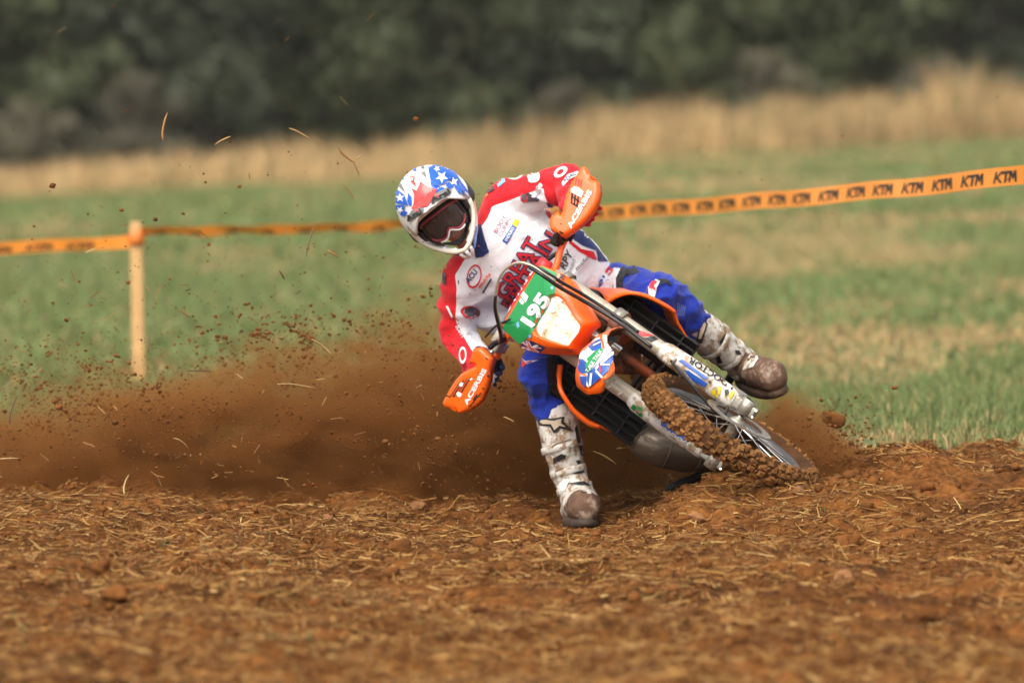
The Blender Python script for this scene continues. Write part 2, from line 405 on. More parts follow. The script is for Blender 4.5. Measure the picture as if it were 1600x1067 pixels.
# ------------------------------------------------------------------ course post and tape
wood = paint('stake_wood', (0.60, 0.345, 0.135), 0.75, bmp=0.4, bscale=35)
tape_m = paint('tape_plastic', (0.96, 0.32, 0.045), 0.4, var=0.06)
tape_m.node_tree.nodes['Principled BSDF'].inputs['Transmission Weight'].default_value = 0.0
black_m = paint('black_print', (0.018, 0.016, 0.015), 0.55)
def stake(px, ptop, y, wid, label):
    t = P(px, ptop, y); gz = float(ground_z(t.x, y, False)) - 0.15
    root = empty('wooden_stake', (t.x, y, gz)); tag(root, label, 'post', 'course tape posts')
    V, F = [], []
    lv = [(gz, 1, .014), (gz + .4, .98, .006), (t.z - .03, .94, -.006), (t.z - .006, .90, -.008), (t.z, .78, -.008)]
    for (z, s, sh) in lv:
        for dx, dy in ((-1, -.55), (-.8, -.75), (.8, -.75), (1, -.55), (1, .55), (.8, .75), (-.8, .75), (-1, .55)):
            V.append((t.x + sh + dx * wid / 2 * s, y + dy * wid / 2 * s, z))
    for i in range(len(lv) - 1):
        for j in range(8): F.append((i * 8 + j, i * 8 + (j + 1) % 8, (i + 1) * 8 + (j + 1) % 8, (i + 1) * 8 + j))
    F.append(tuple(range((len(lv) - 1) * 8, len(lv) * 8)))
    mobj('stake_shaft', V, F, wood, root)
    return root, t
PY = 10.0
root1, ptop = stake(214, 347, PY, 0.066, 'pale square wooden stake holding the orange tape, its foot in the dust')
zt = ptop.z - 0.085
V, F = tube_pts([Vector((ptop.x - .003, PY, zt - .035)), Vector((ptop.x - .003, PY, zt - .01)), Vector((ptop.x - .003, PY, zt + .02)), Vector((ptop.x - .003, PY, zt + .036))], [.040, .045, .043, .039], 12)
mobj('tape_wrap', V, F, paint('tape_wrap_worn', (0.75, 0.20, 0.03), 0.5, mud=0.35, mudscale=30), root1, True)
root2, ptop2 = stake(850, 318, 9.2, 0.07, 'wooden stake almost hidden behind the rider')
def text2d(s, bold=0.0, shear=0.0):
    cu = bpy.data.curves.new('t', 'FONT'); cu.body = s; cu.size = 1.0; cu.offset = bold; cu.resolution_u = 3; cu.shear = shear
    o = bpy.data.objects.new('t', cu); COL.objects.link(o)
    me = bpy.data.meshes.new_from_object(o.evaluated_get(bpy.context.evaluated_depsgraph_get()))
    V = np.array([v.co[:2] for v in me.vertices]); F = [tuple(p.vertices) for p in me.polygons]
    bpy.data.objects.remove(o); bpy.data.curves.remove(cu); bpy.data.meshes.remove(me)
    V = (V - V.min(0)) / np.maximum(V.max(0) - V.min(0), 1e-9)
    return V, F
def ktm2d():
    """the wedge lettering printed along the tape, unit box"""
    def poly(*p): return [tuple(q) for q in p]
    P_ = [poly((0, 0), (.08, 0), (.2, 1), (.12, 1)), poly((.10, .42), (.34, 1), (.44, 1), (.18, .42)), poly((.11, .5), (.19, .58), (.38, 0), (.27, 0)),
          poly((.36, .76), (.70, .76), (.72, 1), (.40, 1)), poly((.44, 0), (.53, 0), (.60, .80), (.51, .80)),
          poly((.62, 0), (.70, 0), (.80, 1), (.72, 1)), poly((.74, 1), (.82, 1), (.85, .3), (.79, .3)), poly((.79, .3), (.85, .3), (.98, 1), (.90, 1)), poly((.88, 0), (.97, 0), (1.0, 1), (.92, 1))]
    V, F = [], []
    for p in P_: F.append(tuple(range(len(V), len(V) + 4))); V += p
    return np.array(V), F
def ribbon(name, pts, wid, tw, label, marks):
    """pts: world points of the centre line; wid: height; tw(u) twist angle about the line"""
    n = 120; pts = [Vector(p) for p in pts]
    seg = [0.0]
    for a, b_ in zip(pts, pts[1:]): seg.append(seg[-1] + (b_ - a).length)
    L = seg[-1]
    def at(u):
        s = u * L
        for i in range(len(pts) - 1):
            if s <= seg[i + 1] or i == len(pts) - 2:
                t = (s - seg[i]) / (seg[i + 1] - seg[i]); return pts[i].lerp(pts[i + 1], t), (pts[i + 1] - pts[i]).normalized()
    def surf(u, v, lift=0.0):
        p, t = at(u); p = p + Vector((0, 0, -0.020 * 4 * u * (1 - u) + 0.003 * math.sin(u * 31)))
        nn = Vector((t.y, -t.x, 0)).normalized(); a = tw(u)
        up = Vector((0, 0, 1)) * math.cos(a) + nn * math.sin(a); fr = nn * math.cos(a) - Vector((0, 0, 1)) * math.sin(a)
        return p + up * ((v - .5) * wid) + fr * (lift + 0.004 * math.sin(u * 47 + v))
    V, F = [], []
    for i in range(n + 1):
        for j in range(4): V.append(surf(i / n, j / 3, 0.0))
    for i in range(n):
        for j in range(3): F.append((i * 4 + j, i * 4 + 4 + j, i * 4 + 5 + j, i * 4 + 1 + j))
    o = mobj(name, V, F, tape_m, None, True); tag(o, label, 'tape', 'course tape runs')
    TV, TF = ktm2d()
    for (u0, u1, v0, v1) in marks:
        for side in (1, -1):
            mv = [surf(u0 + (u1 - u0) * (x if side > 0 else 1 - x), v0 + (v1 - v0) * y, side * 0.0015) for x, y in TV]
            mobj('lettering', mv, TF, black_m, o)
    return o
# left of the stake: broad face; stake to rider: twisted; right: broad, coming towards the camera
a = P(-900, 418, 9.0); bpt = P(208, 377, PY)
ribbon('barrier_tape', [a, bpt], 0.066, lambda u: 0.25 * math.sin(u * 9), 'orange tape run with black print left of the wooden stake', [(0.01 + i * .0595, 0.05 + i * .0595, .12, .62) for i in range(16)])
c0 = P(220, 361, PY); c1 = P(846, 338, 9.2)
ribbon('barrier_tape', [c0, c1], 0.066, lambda u: 0.78 + 0.16 * math.sin(u * 30), 'thin twisted orange tape run between the stake and the rider', [(0.03 + i * .092, 0.06 + i * .092, .05, .5) for i in range(10)])
d0 = P(853, 337, 9.2); d1_ = P(1700, 262, 1.4); L3 = None
ribbon('barrier_tape', [d0, d1_], 0.074, lambda u: 0.12 * math.sin(u * 7) + .1, 'orange tape run with black lettering right of the rider', [(0.010 + i * .0475, 0.0445 + i * .0475, .17, .78) for i in range(20)])
# ------------------------------------------------------------------ shape helpers
CAMP = Vector((0, -CAM_D, CAM_H))
def ray(px, py): return (P(px, py, 0.0) - CAMP).normalized()
def onplane(px, py, o, n):
    d = ray(px, py); return CAMP + d * ((o - CAMP).dot(n) / d.dot(n))
def frame(o, x, y, z):
    M = Matrix.Identity(4)
    for i, v in enumerate((x, y, z)):
        for j in range(3): M[j][i] = v[j]
    for j in range(3): M[j][3] = o[j]
    return M
def xf(M, pts): return [M @ Vector(p) for p in pts]
def loft(rings, cap=True, closed=True):
    V, F = [], []; k = len(rings[0])
    for r in rings: V += [Vector(p) for p in r]
    for i in range(len(rings) - 1):
        for j in range(k if closed else k - 1):
            F.append((i * k + j, i * k + (j + 1) % k, (i + 1) * k + (j + 1) % k, (i + 1) * k + j))
    if cap and closed: F.append(tuple(range(k))[::-1]); F.append(tuple(range((len(rings) - 1) * k, len(rings) * k)))
    return V, F
def lathe(prof, M, n=32, closed=False):
    """prof: (r, h) revolved about M's Z"""
    rings = []
    for j in range(n):
        a = 2 * math.pi * j / n; rings.append([M @ Vector((r * math.cos(a), r * math.sin(a), h)) for r, h in prof])
    V, F = [], []; k = len(prof)
    for r in rings: V += r
    for i in range(n):
        for j in range(k if closed else k - 1):
            F.append((i * k + j, ((i + 1) % n) * k + j, ((i + 1) % n) * k + (j + 1) % k, i * k + (j + 1) % k))
    if not closed:
        F.append(tuple(i * k for i in range(n))); F.append(tuple(i * k + k - 1 for i in range(n))[::-1])
    return V, F
def addto(acc, vf):
    b0 = len(acc[0]); acc[0].extend(vf[0]); acc[1].extend([tuple(i + b0 for i in f) for f in vf[1]]); return acc
def box(M, sx, sy, sz, bev=0.004):
    bm = bmesh.new(); bmesh.ops.create_cube(bm, size=1.0); bmesh.ops.scale(bm, vec=(sx, sy, sz), verts=bm.verts)
    if bev: bmesh.ops.bevel(bm, geom=list(bm.edges), offset=bev, segments=2, affect='EDGES', profile=0.6)
    bm.transform(M)
    V = [v.co.copy() for v in bm.verts]; bm.verts.index_update(); F = [tuple(v.index for v in f.verts) for f in bm.faces]; bm.free()
    return V, F
def smoothpath(pts, n=40):
    """Catmull-Rom through pts"""
    P_ = [Vector(p) for p in pts]; P_ = [P_[0] * 2 - P_[1]] + P_ + [P_[-1] * 2 - P_[-2]]; out = []
    m_ = len(P_) - 3
    for i in range(n + 1):
        u = i / n * m_; k = min(int(u), m_ - 1); t = u - k; a, b_, c, d = P_[k:k + 4]
        out.append(0.5 * ((2 * b_) + (c - a) * t + (2 * a - 5 * b_ + 4 * c - d) * t * t + (3 * b_ - a - 3 * c + d) * t ** 3))
    return out
def tube(name, pts, r, mat, parent, n=0, k=8):
    p = smoothpath(pts, n) if n else [Vector(q) for q in pts]
    rr = r if isinstance(r, (list, tuple)) else [r] * len(p)
    if n and isinstance(r, (list, tuple)): rr = list(np.interp(np.linspace(0, 1, len(p)), np.linspace(0, 1, len(r)), r))
    V, F = tube_pts(p, rr, k); return mobj(name, V, F, mat, parent, True)
def grid_poly(polys, faces=None, step=6.0):
    """2D polygons (list of point lists) or (V, F): cut along a grid so that they can follow a curved surface"""
    bm = bmesh.new()
    if faces is None:
        for p in polys:
            try: bm.faces.new([bm.verts.new((x, y, 0)) for x, y in p])
            except ValueError: pass
    else:
        vs_ = [bm.verts.new((x, y, 0)) for x, y in polys]
        for f in faces:
            try: bm.faces.new([vs_[i] for i in f])
            except ValueError: pass
    bmesh.ops.triangulate(bm, faces=[f for f in bm.faces if len(f.verts) > 4])
    xs = [v.co.x for v in bm.verts]; ys = [v.co.y for v in bm.verts]
    for ax, lo, hi in ((0, min(xs), max(xs)), (1, min(ys), max(ys))):
        t = math.floor(lo / step) * step + step
        while t < hi:
            co = [0, 0, 0]; co[ax] = t; no = [0, 0, 0]; no[ax] = 1
            bmesh.ops.bisect_plane(bm, geom=bm.verts[:] + bm.edges[:] + bm.faces[:], plane_co=co, plane_no=no); t += step
    bmesh.ops.remove_doubles(bm, verts=bm.verts[:], dist=1e-4)
    return bm
def pdist(px, py, poly):
    d = 1e9; n = len(poly)
    for i in range(n):
        x0, y0 = poly[i]; x1, y1 = poly[(i + 1) % n]; vx, vy = x1 - x0, y1 - y0; L = vx * vx + vy * vy
        t = max(0, min(1, ((px - x0) * vx + (py - y0) * vy) / L)) if L > 0 else 0
        d = min(d, math.hypot(px - x0 - t * vx, py - y0 - t * vy))
    return d
def shell(name, poly, o, n, dome, width, thick, mat, parent, step=6.0, depth=None, smooth=True):
    """moulded panel: outline poly (photo pixels) laid on the plane (o, n), domed towards n, returned back by thick at the rim"""
    n = n.normalized(); bm = grid_poly([poly], step=step)
    for v in bm.verts:
        x, y = v.co.x, v.co.y; d = pdist(x, y, poly); t = min(1, d / width)
        q = onplane(x, y, o, n); q = q + n * (dome * math.sqrt(max(0, 1 - (1 - t) ** 2)) + (depth(x, y) if depth else 0)); v.co = q
    be = [e for e in bm.edges if e.is_boundary]
    r = bmesh.ops.extrude_edge_only(bm, edges=be)
    nv = [g for g in r['geom'] if isinstance(g, bmesh.types.BMVert)]
    for v in nv: v.co -= n * thick
    r = bmesh.ops.extrude_edge_only(bm, edges=[e for e in bm.edges if e.is_boundary])
    c = sum((v.co for v in nv), Vector()) / max(1, len(nv))
    for g in r['geom']:
        if isinstance(g, bmesh.types.BMVert): g.co = g.co + (c - g.co) * 0.06 + n * thick * 0.3
    ob = bobj(name, bm, mat, parent, smooth)
    return ob
_bvh = {}
def bvh(objs):
    key = tuple(o.name for o in objs)
    if key not in _bvh:
        V, F = [], []
        for o in objs:
            b0 = len(V); V += [v.co.copy() for v in o.data.vertices]; F += [tuple(i + b0 for i in p.vertices) for p in o.data.polygons]
        _bvh[key] = BVHTree.FromPolygons(V, F)
    return _bvh[key]
def decal(name, polys, mat, objs, parent, lift=0.002, step=5.0, faces=None, label=None, jump=0.05):
    """print or sewn-on panel: outlines laid on the surface of objs and following it"""
    t = bvh(objs if isinstance(objs, (list, tuple)) else [objs]); bm = grid_poly(polys, faces, step); dead = []
    hits = []
    for v in bm.verts:
        d = ray(v.co.x, v.co.y); h = t.ray_cast(CAMP, d)
        if h[0] is None: dead.append(v); continue
        nn = h[1] if h[1].dot(d) < 0 else -h[1]
        v.co = h[0] + nn * lift * 0.6 - d * lift * 0.7; hits.append(v.co.y)
    if dead: bmesh.ops.delete(bm, geom=dead, context='VERTS')
    # faces that bridge two surfaces at different depth are dropped
    bad = [f for f in bm.faces if max(v.co.y for v in f.verts) - min(v.co.y for v in f.verts) > jump]
    if bad: bmesh.ops.delete(bm, geom=bad, context='FACES')
    if faces is None and len(polys) == 1 and len(bm.faces) > 1:      # one panel stays one piece
        todo = set(bm.faces); isl = []
        while todo:
            st = [todo.pop()]; cur = [st[0]]
            while st:
                for e in st.pop().edges:
                    for g in e.link_faces:
                        if g in todo: todo.discard(g); st.append(g); cur.append(g)
            isl.append(cur)
        isl.sort(key=len); small = [g for c in isl[:-1] for g in c]
        if small: bmesh.ops.delete(bm, geom=small, context='FACES')
    lone = [v for v in bm.verts if not v.link_faces]
    if lone: bmesh.ops.delete(bm, geom=lone, context='VERTS')
    if not bm.faces: bm.free(); return None
    o = bobj(name, bm, mat, parent)
    if label: o['label'] = label
    return o
def tdecal(s, p0, p1, h, mat, objs, parent, bold=0.02, shear=0.0, lift=0.003, step=6.0, name='lettering', ktm=False):
    V, F = ktm2d() if ktm else text2d(s, bold, shear)
    p0 = np.array(p0, float); d = np.array(p1, float) - p0; L = np.linalg.norm(d); e = d / L; up = np.array([e[1], -e[0]])
    Q = p0 + V[:, :1] * d + V[:, 1:] * h * up
    return decal(name, [tuple(q) for q in Q], mat, objs, parent, lift, step, F)
def Z(ox, oy, sc):
    """outline read off an enlarged crop of the photograph"""
    return lambda *pts: [(ox + x / sc, oy + y / sc) for x, y in pts]

# ------------------------------------------------------------------ motorcycle: frames
PSI, PHI, RAKE, DEL = R(2), R(55), R(27), R(10)
F_ = Vector((math.sin(PSI), -math.cos(PSI), 0)); L_ = Vector((math.cos(PHI) * math.cos(PSI), math.cos(PHI) * math.sin(PSI), math.sin(PHI)))
U_ = F_.cross(L_); s_ = U_ * math.cos(RAKE) - F_ * math.sin(RAKE); f0 = F_ * math.cos(RAKE) + U_ * math.sin(RAKE)
a_ = Matrix.Rotation(-DEL, 3, s_) @ L_; f_ = a_.cross(s_)
C0 = P(1141, 678, 0.0); O0 = C0 - f_ * 0.06 + f0 * 0.06
MF = frame(C0, f_, a_, s_)            # front end: x forward, y to the bike's left, z up the fork
MB = frame(O0, F_, L_, U_)            # main bike
hF = f_ * math.cos(RAKE) - s_ * math.sin(RAKE); hU = f_ * math.sin(RAKE) + s_ * math.cos(RAKE)
MH = frame(C0, hF, a_, hU)            # front end, levelled with the bike
def FR(x, y, z): return MF @ Vector((x, y, z))
def BK(x, y, z): return MB @ Vector((x, y, z))
def FH(x, y, z): return MH @ Vector((x, y, z))
bike = empty('motorcycle', (C0.x, 0, 0.12))
tag(bike, 'orange enduro motorcycle number 195 leaning hard over with its headlight lit', 'motorcycle')

orange = paint('orange_plastic', (0.94, 0.128, 0.006), 0.34, var=0.07, mud=0.16, mudscale=55)
orange_mud = paint('muddy_orange_plastic', (0.36, 0.07, 0.015), 0.55, mud=0.62, mudscale=12, mudcol=(0.085, 0.035, 0.016))
blackp = paint('black_plastic', (0.012, 0.011, 0.010), 0.55, mud=0.14, mudscale=30, spec=.25)
blackc = paint('black_hose', (0.014, 0.013, 0.012), 0.38)
rubber = paint('black_rubber', (0.02, 0.019, 0.018), 0.7)
alu = paint('dirty_alloy', (0.40, 0.37, 0.31), 0.48, 0.75, mud=0.38, mudscale=22)
forkt = paint('dusty_fork_tube', (0.50, 0.44, 0.34), 0.42, 0.35, mud=0.30, mudscale=18, mudcol=(0.26, 0.19, 0.12))
steel = paint('bright_steel', (0.70, 0.68, 0.64), 0.25, 0.95)
pipe_m = paint('scorched_pipe', (0.150, 0.115, 0.082), 0.36, 0.55, mud=0.30, mudscale=7, mudcol=(0.12, 0.07, 0.04))
mudtyre = paint('muddy_tyre', (0.215, 0.096, 0.030), 0.92, mud=0.40, mudscale=32, mudcol=(0.095, 0.040, 0.014), var=0.4, spec=.15)
whitep = paint('white_plastic', (0.74, 0.71, 0.65), 0.45, mud=0.54, mudscale=24, mudcol=(0.36, 0.25, 0.15))
white = paint('white_print', (0.82, 0.81, 0.80), 0.5, var=0.03)
green = paint('green_plate', (0.012, 0.27, 0.068), 0.35, var=0.08)
blue = paint('blue_print', (0.018, 0.090, 0.42), 0.4, var=0.1)
navy = paint('navy_print', (0.020, 0.030, 0.115), 0.5, var=0.1)
red = paint('red_print', (0.62, 0.022, 0.030), 0.45, var=0.08)
yellow = paint('yellow_print', (0.72, 0.52, 0.01), 0.45)
cyan = paint('light_blue_print', (0.20, 0.45, 0.72), 0.45)

# ------------------------------------------------------------------ wheels
def knobby(Mw, rc, hw, hr, nk, kn, mat, name, parent):
    """tyre carcass of section half width hw, half height hr round the circle rc, with rows of knobs"""
    acc = ([], []); n = 72; ks = 16
    V, F = [], []
    for i in range(n):
        t = 2 * math.pi * i / n
        for j in range(ks):
            p = 2 * math.pi * j / ks; r = rc + hr * math.cos(p); V.append(Mw @ Vector((r * math.cos(t), r * math.sin(t), hw * math.sin(p))))
    for i in range(n):
        for j in range(ks): F.append((i * ks + j, ((i + 1) % n) * ks + j, ((i + 1) % n) * ks + (j + 1) % ks, i * ks + (j + 1) % ks))
    addto(acc, (V, F)); rr_ = random.Random(3)
    for i in range(nk):
        rows = ((-14, 14), (-44, 44), (-74, 74))
        for q, row in enumerate(rows):
            for al in row:
                if q == 0 and (i % 3 == 2): al = al * 1.5
                th = 2 * math.pi * (i + (0.5 if q == 1 else 0.0) + rr_.uniform(-.08, .08)) / nk
                al = R(al + rr_.uniform(-3, 3)); w0 = kn * rr_.uniform(.8, 1.15); ht = 0.0115 * rr_.uniform(.6, 1.15)
                vs_ = []
                for lev, sc in ((-0.004, 1.38), (ht, 0.70)):
                    for du, dv in ((-1, -1), (1, -1), (1, 1), (-1, 1)):
                        aa = al + dv * w0 * .5 * sc / hw; r = rc + (hr + lev) * math.cos(aa); tt = th + du * w0 * .52 * sc / rc
                        vs_.append(Mw @ Vector((r * math.cos(tt), r * math.sin(tt), (hw + lev) * math.sin(aa))))
                addto(acc, (vs_, [(4, 5, 6, 7), (0, 1, 5, 4), (1, 2, 6, 5), (2, 3, 7, 6), (3, 0, 4, 7)]))
    for q in range(420):                                              # lumps of soil stuck between the knobs
        th = rr_.uniform(0, 6.283); aa = R(rr_.gauss(0, 45)); r = rc + hr * 1.02 * math.cos(aa); c = Mw @ Vector((r * math.cos(th), r * math.sin(th), hw * 1.02 * math.sin(aa)))
        bv, bf = blob(q % 9, 1); sz = rr_.uniform(.006, .0145); addto(acc, ([Vector(v) * sz + c for v in bv], [tuple(int(i) for i in f) for f in bf]))
    o = mobj(name, acc[0], acc[1], [mat, tyre_gap], parent)
    ix = np.zeros(len(o.data.polygons), dtype=np.int32); ix[:n * ks] = 1; o.data.polygons.foreach_set('material_index', ix)
    return o
tyre_gap = paint('dark_carcass', (0.088, 0.038, 0.014), 0.9, var=.4, spec=.15)  # darker brown for the carcass that shows between the knobs
def blob(seed, sub=1):
    bm = bmesh.new(); bmesh.ops.create_icosphere(bm, subdivisions=sub, radius=1.0); Vb = np.array([v.co[:] for v in bm.verts]); bm.verts.index_update(); Fb = np.array([[v.index for v in f.verts] for f in bm.faces]); bm.free()
    return Vb * (1 + .75 * vnoise3(Vb * 1.4 + seed * 7.3, seed))[:, None] * np.array([1, .9, .75]), Fb
def wheel(name, c, ax, fwd, rc, hw, hr, nk, kn, rim_r, rimw, hubw, nsp, matrim):
    z = ax.normalized(); x = (fwd - z * fwd.dot(z)).normalized(); y = z.cross(x); Mw = frame(c, x, y, z)
    V, F = lathe([(rim_r, -rimw), (rim_r + .012, -rimw - .003), (rim_r + .012, -rimw + .004), (rim_r - .006, -rimw + .010), (rim_r - .013, 0), (rim_r - .006, rimw - .010), (rim_r + .012, rimw - .004), (rim_r + .012, rimw + .003), (rim_r, rimw), (rim_r - .019, .006), (rim_r - .019, -.006)], Mw, 64, True)
    wr = mobj(name, V, F, matrim, bike, True)
    knobby(Mw, rc, hw, hr, nk, kn, mudtyre, 'tyre', wr)
    V, F = lathe([(.012, -hubw - .02), (.020, -hubw - .012), (.034, -hubw), (.034, -hubw + .006), (.022, -hubw + .014), (.020, 0), (.022, hubw - .014), (.034, hubw - .006), (.034, hubw), (.020, hubw + .012), (.012, hubw + .02)], Mw, 28)
    mobj('hub', V, F, alu, wr, True)
    sv = None
    for i in range(nsp):
        side = 1 if i % 2 else -1; q = i // 2; cr = 1 if q % 2 else -1
        a0 = 2 * math.pi * i / nsp; a1 = a0 + cr * 0.9
        p0 = Mw @ Vector((.030 * math.cos(a1), .030 * math.sin(a1), side * (hubw - .003))); p1 = Mw @ Vector(((rim_r - .016) * math.cos(a0), (rim_r - .016) * math.sin(a0), side * .004))
        V, F = tube_pts([p0, p1], [.0019, .0019], 5); mobj('spoke', V, F, steel, wr)
    return wr, Mw
fw, MW = wheel('front_wheel', C0, a_, f_, 0.306, 0.0430, 0.039, 50, 0.0180, 0.272, 0.020, 0.05, 36, paint('dull_rim', (.13, .125, .12), .4, .7, mud=.35, mudscale=25))
V, F = lathe([(.095, .058), (.130, .058), (.130, .062), (.095, .062)], MW, 40, True); mobj('brake_disc', V, F, paint('dusty_disc', (.30, .27, .23), .4, .7, mud=.45, mudscale=30), fw)
V, F = tube_pts([FR(0, -.135, 0), FR(0, .135, 0)], [.011, .011], 12); mobj('axle', V, F, steel, fw, True)
RC = BK(-1.47, 0, -.02)
rw, MR = wheel('rear_wheel', RC, L_, F_, 0.278, 0.064, 0.052, 36, 0.030, 0.232, 0.028, 0.06, 24, blackp)

# ------------------------------------------------------------------ fork
ug = {}
for sd_, nm in ((1, 'left'), (-1, 'right')):
    ya = 0.100 * sd_
    tube('fork_slider', [FR(-.034, ya, -.01), FR(-.034, ya, .42)], .0245, steel, bike, k=16)
    V, F = lathe([(.0265, .355), (.0315, .36), (.0325, .38), (.0315, .40), (.0290, .41), (.0290, .60), (.0300, .605), (.0300, .90), (.024, .905), (.022, .915)], MF @ Matrix.Translation((-.034, ya, 0)), 24)
    up = mobj('fork_tube', V, F, forkt, bike, True)
    ug[sd_] = up
    # cast axle lug with pinch bolts
    acc = ([], [])
    addto(acc, lathe([(.020, -.030), (.027, -.028), (.027, .028), (.020, .030)], frame(FR(0, ya + .012 * sd_, 0), f_, s_, a_), 20))
    addto(acc, box(MF @ Matrix.Translation((-.024, ya + .006 * sd_, .028)), .056, .046, .062, .008))
    addto(acc, box(MF @ Matrix.Translation((-.005, ya + .008 * sd_, -.031)), .030, .040, .020, .005))
    lug = mobj('axle_lug', acc[0], acc[1], alu, bike, True)
    for q in (-.013, .013):
        V, F = lathe([(.0055, 0), (.0055, .006), (.003, .007)], frame(FR(.010, ya + .008 * sd_ + q, -.040), f_, a_, s_ * -1), 6); mobj('pinch_bolt', V, F, steel, lug)
    # plastic guard wrapped over the slider
    rings = []
    for i in range(15):
        z = .045 + (.405 - .045) * i / 14; wv = (.035 + .005 * math.sin(i / 14 * 3.1)) * (0.75 if i == 0 else 1) * (0.8 if i == 14 else 1); ring = []
        for j in range(13):
            t = -1 + 2 * j / 12; an = t * 1.75; ring.append((-.034 + math.cos(an) * wv * .95 + .008, ya + .004 * sd_ + math.sin(an) * wv, z))
        rings.append(xf(MF, ring))
    V, F = loft(rings, closed=False); g = mobj('fork_guard', V, F, whitep, bike, True)
    md = g.modifiers.new('s', 'SOLIDIFY'); md.thickness = .003
    ug[sd_ * 2] = g
V, F = box(MF @ Matrix.Translation((-.05, .118, .085)), .085, .036, .075, .010); cal_ = mobj('brake_caliper', V, F, alu, bike, True)
for z0, zz, dd, nm in ((.585, .625, .105, 'lower_clamp'), (.845, .872, .095, 'upper_clamp')):
    acc = ([], []); addto(acc, box(MF @ Matrix.Translation((-.050, 0, (z0 + zz) / 2)), dd * .72, .215, zz - z0, .010))
    for sd_ in (1, -1): addto(acc, lathe([(.042, z0), (.042, zz)], MF @ Matrix.Translation((-.034, .1 * sd_, 0)), 24))
    mobj(nm, acc[0], acc[1], alu, bike, True)
tube('steering_stem', [FR(-.062, 0, .55), FR(-.062, 0, .89)], .022, steel, bike, k=14)

# ------------------------------------------------------------------ front mudguard
prof = [(-.52, .375, .060), (-.44, .435, .080), (-.30, .515, .094), (-.15, .565, .102), (.02, .592, .105), (.16, .600, .104), (.24, .592, .096), (.30, .565, .090), (.340, .534, .080), (.366, .506, .052), (.372, .498, .030)]
top, bot = [], []
for (x, z, hw) in prof:
    ring = []
    for j in range(13):
        t = -1 + 2 * j / 12; ring.append((x - .02 * t * t * (1 if x > .2 else .2), t * hw, z - .040 * abs(t) ** 2.6 * (.35 if x > .33 else 1) + .010 * math.exp(-(t / .16) ** 2)))
    top.append(ring)
V, F = loft([xf(MH, r) for r in top], closed=False); nV = len(V)
V2, F2 = loft([xf(MH, [(p[0] - .002, p[1] * .985, p[2] - .004) for p in r]) for r in top], closed=False)
k_ = 13; n_ = len(prof); rim = [i * k_ for i in range(n_)] + [(n_ - 1) * k_ + j for j in range(1, k_)] + [i * k_ + k_ - 1 for i in range(n_ - 2, -1, -1)] + list(range(k_ - 2, 0, -1))
FF = F + [tuple(i + nV for i in f[::-1]) for f in F2] + [(rim[i], rim[(i + 1) % len(rim)], rim[(i + 1) % len(rim)] + nV, rim[i] + nV) for i in range(len(rim))]
fend = mobj('front_mudguard', V + V2, FF, [orange, orange_mud], bike, True)
for i, p in enumerate(fend.data.polygons):
    if len(F) <= i < 2 * len(F): p.material_index = 1

# ------------------------------------------------------------------ handlebar and controls
bz = .935
bar_pts = [FR(-.135, -.405, bz + .040), FR(-.115, -.30, bz + .043), FR(-.088, -.20, bz + .038), FR(-.062, -.11, bz), FR(-.060, 0, bz - .004), FR(-.062, .11, bz), FR(-.088, .20, bz + .038), FR(-.115, .30, bz + .043), FR(-.135, .405, bz + .040)]
hb = tube('handlebar', bar_pts, .0125, orange, bike, 60, 12)
tube('crossbar', [FR(-.088, -.175, bz + .032), FR(-.070, -.1, bz + .052), FR(-.068, .1, bz + .052), FR(-.088, .175, bz + .032)], .008, blackp, bike, 12)
padr = []
for i in range(9):
    y = -.125 + .25 * i / 8; sc = .8 if i in (0, 8) else 1
    padr.append([FR(-.060 + .026 * sc * math.cos(t), y, bz + .045 + .030 * sc * math.sin(t)) for t in [2 * math.pi * j / 16 for j in range(16)]])
V, F = loft(padr); pad = mobj('bar_pad', V, F, red, bike, True)
for sd_ in (1, -1):
    acc = ([], []); addto(acc, box(MF @ Matrix.Translation((-.061, .05 * sd_, bz - .035)), .04, .032, .085, .008)); mobj('bar_mount', acc[0], acc[1], alu, bike, True)
def grip_axis(sd_):
    return FR(-.118, .285 * sd_, bz + .0435), FR(-.135, .402 * sd_, bz + .040)
for sd_ in (1, -1):
    g0, g1 = grip_axis(sd_); d = (g1 - g0)
    pts = [g0 + d * t for t in np.linspace(0, 1, 16)]
    V, F = tube_pts(pts, [.021] + [.0168 + .001 * (i % 2) for i in range(14)] + [.019], 14); mobj('grip', V, F, rubber, bike, True)
    # perch, master cylinder, lever
    acc = ([], []); p0 = FR(-.098, .238 * sd_, bz + .042)
    addto(acc, lathe([(.014, -.016), (.022, -.016), (.022, .016), (.014, .016)], frame(p0, f_, s_, a_), 18)); addto(acc, box(frame(p0 + f_ * .028, f_, a_, s_), .045, .046, .032, .007))
    addto(acc, box(frame(p0 + f_ * .040 - a_ * .03 * sd_ + s_ * .012, f_, a_, s_), .034, .05, .030, .006))
    pc = mobj('lever_perch', acc[0], acc[1], alu if sd_ < 0 else blackp, bike, True)
    tube('lever', [p0 + f_ * .050 + a_ * .02 * sd_, p0 + f_ * .062 + a_ * .06 * sd_, p0 + f_ * .048 + a_ * .16 * sd_], [.008, .006, .006], steel, bike, 12)
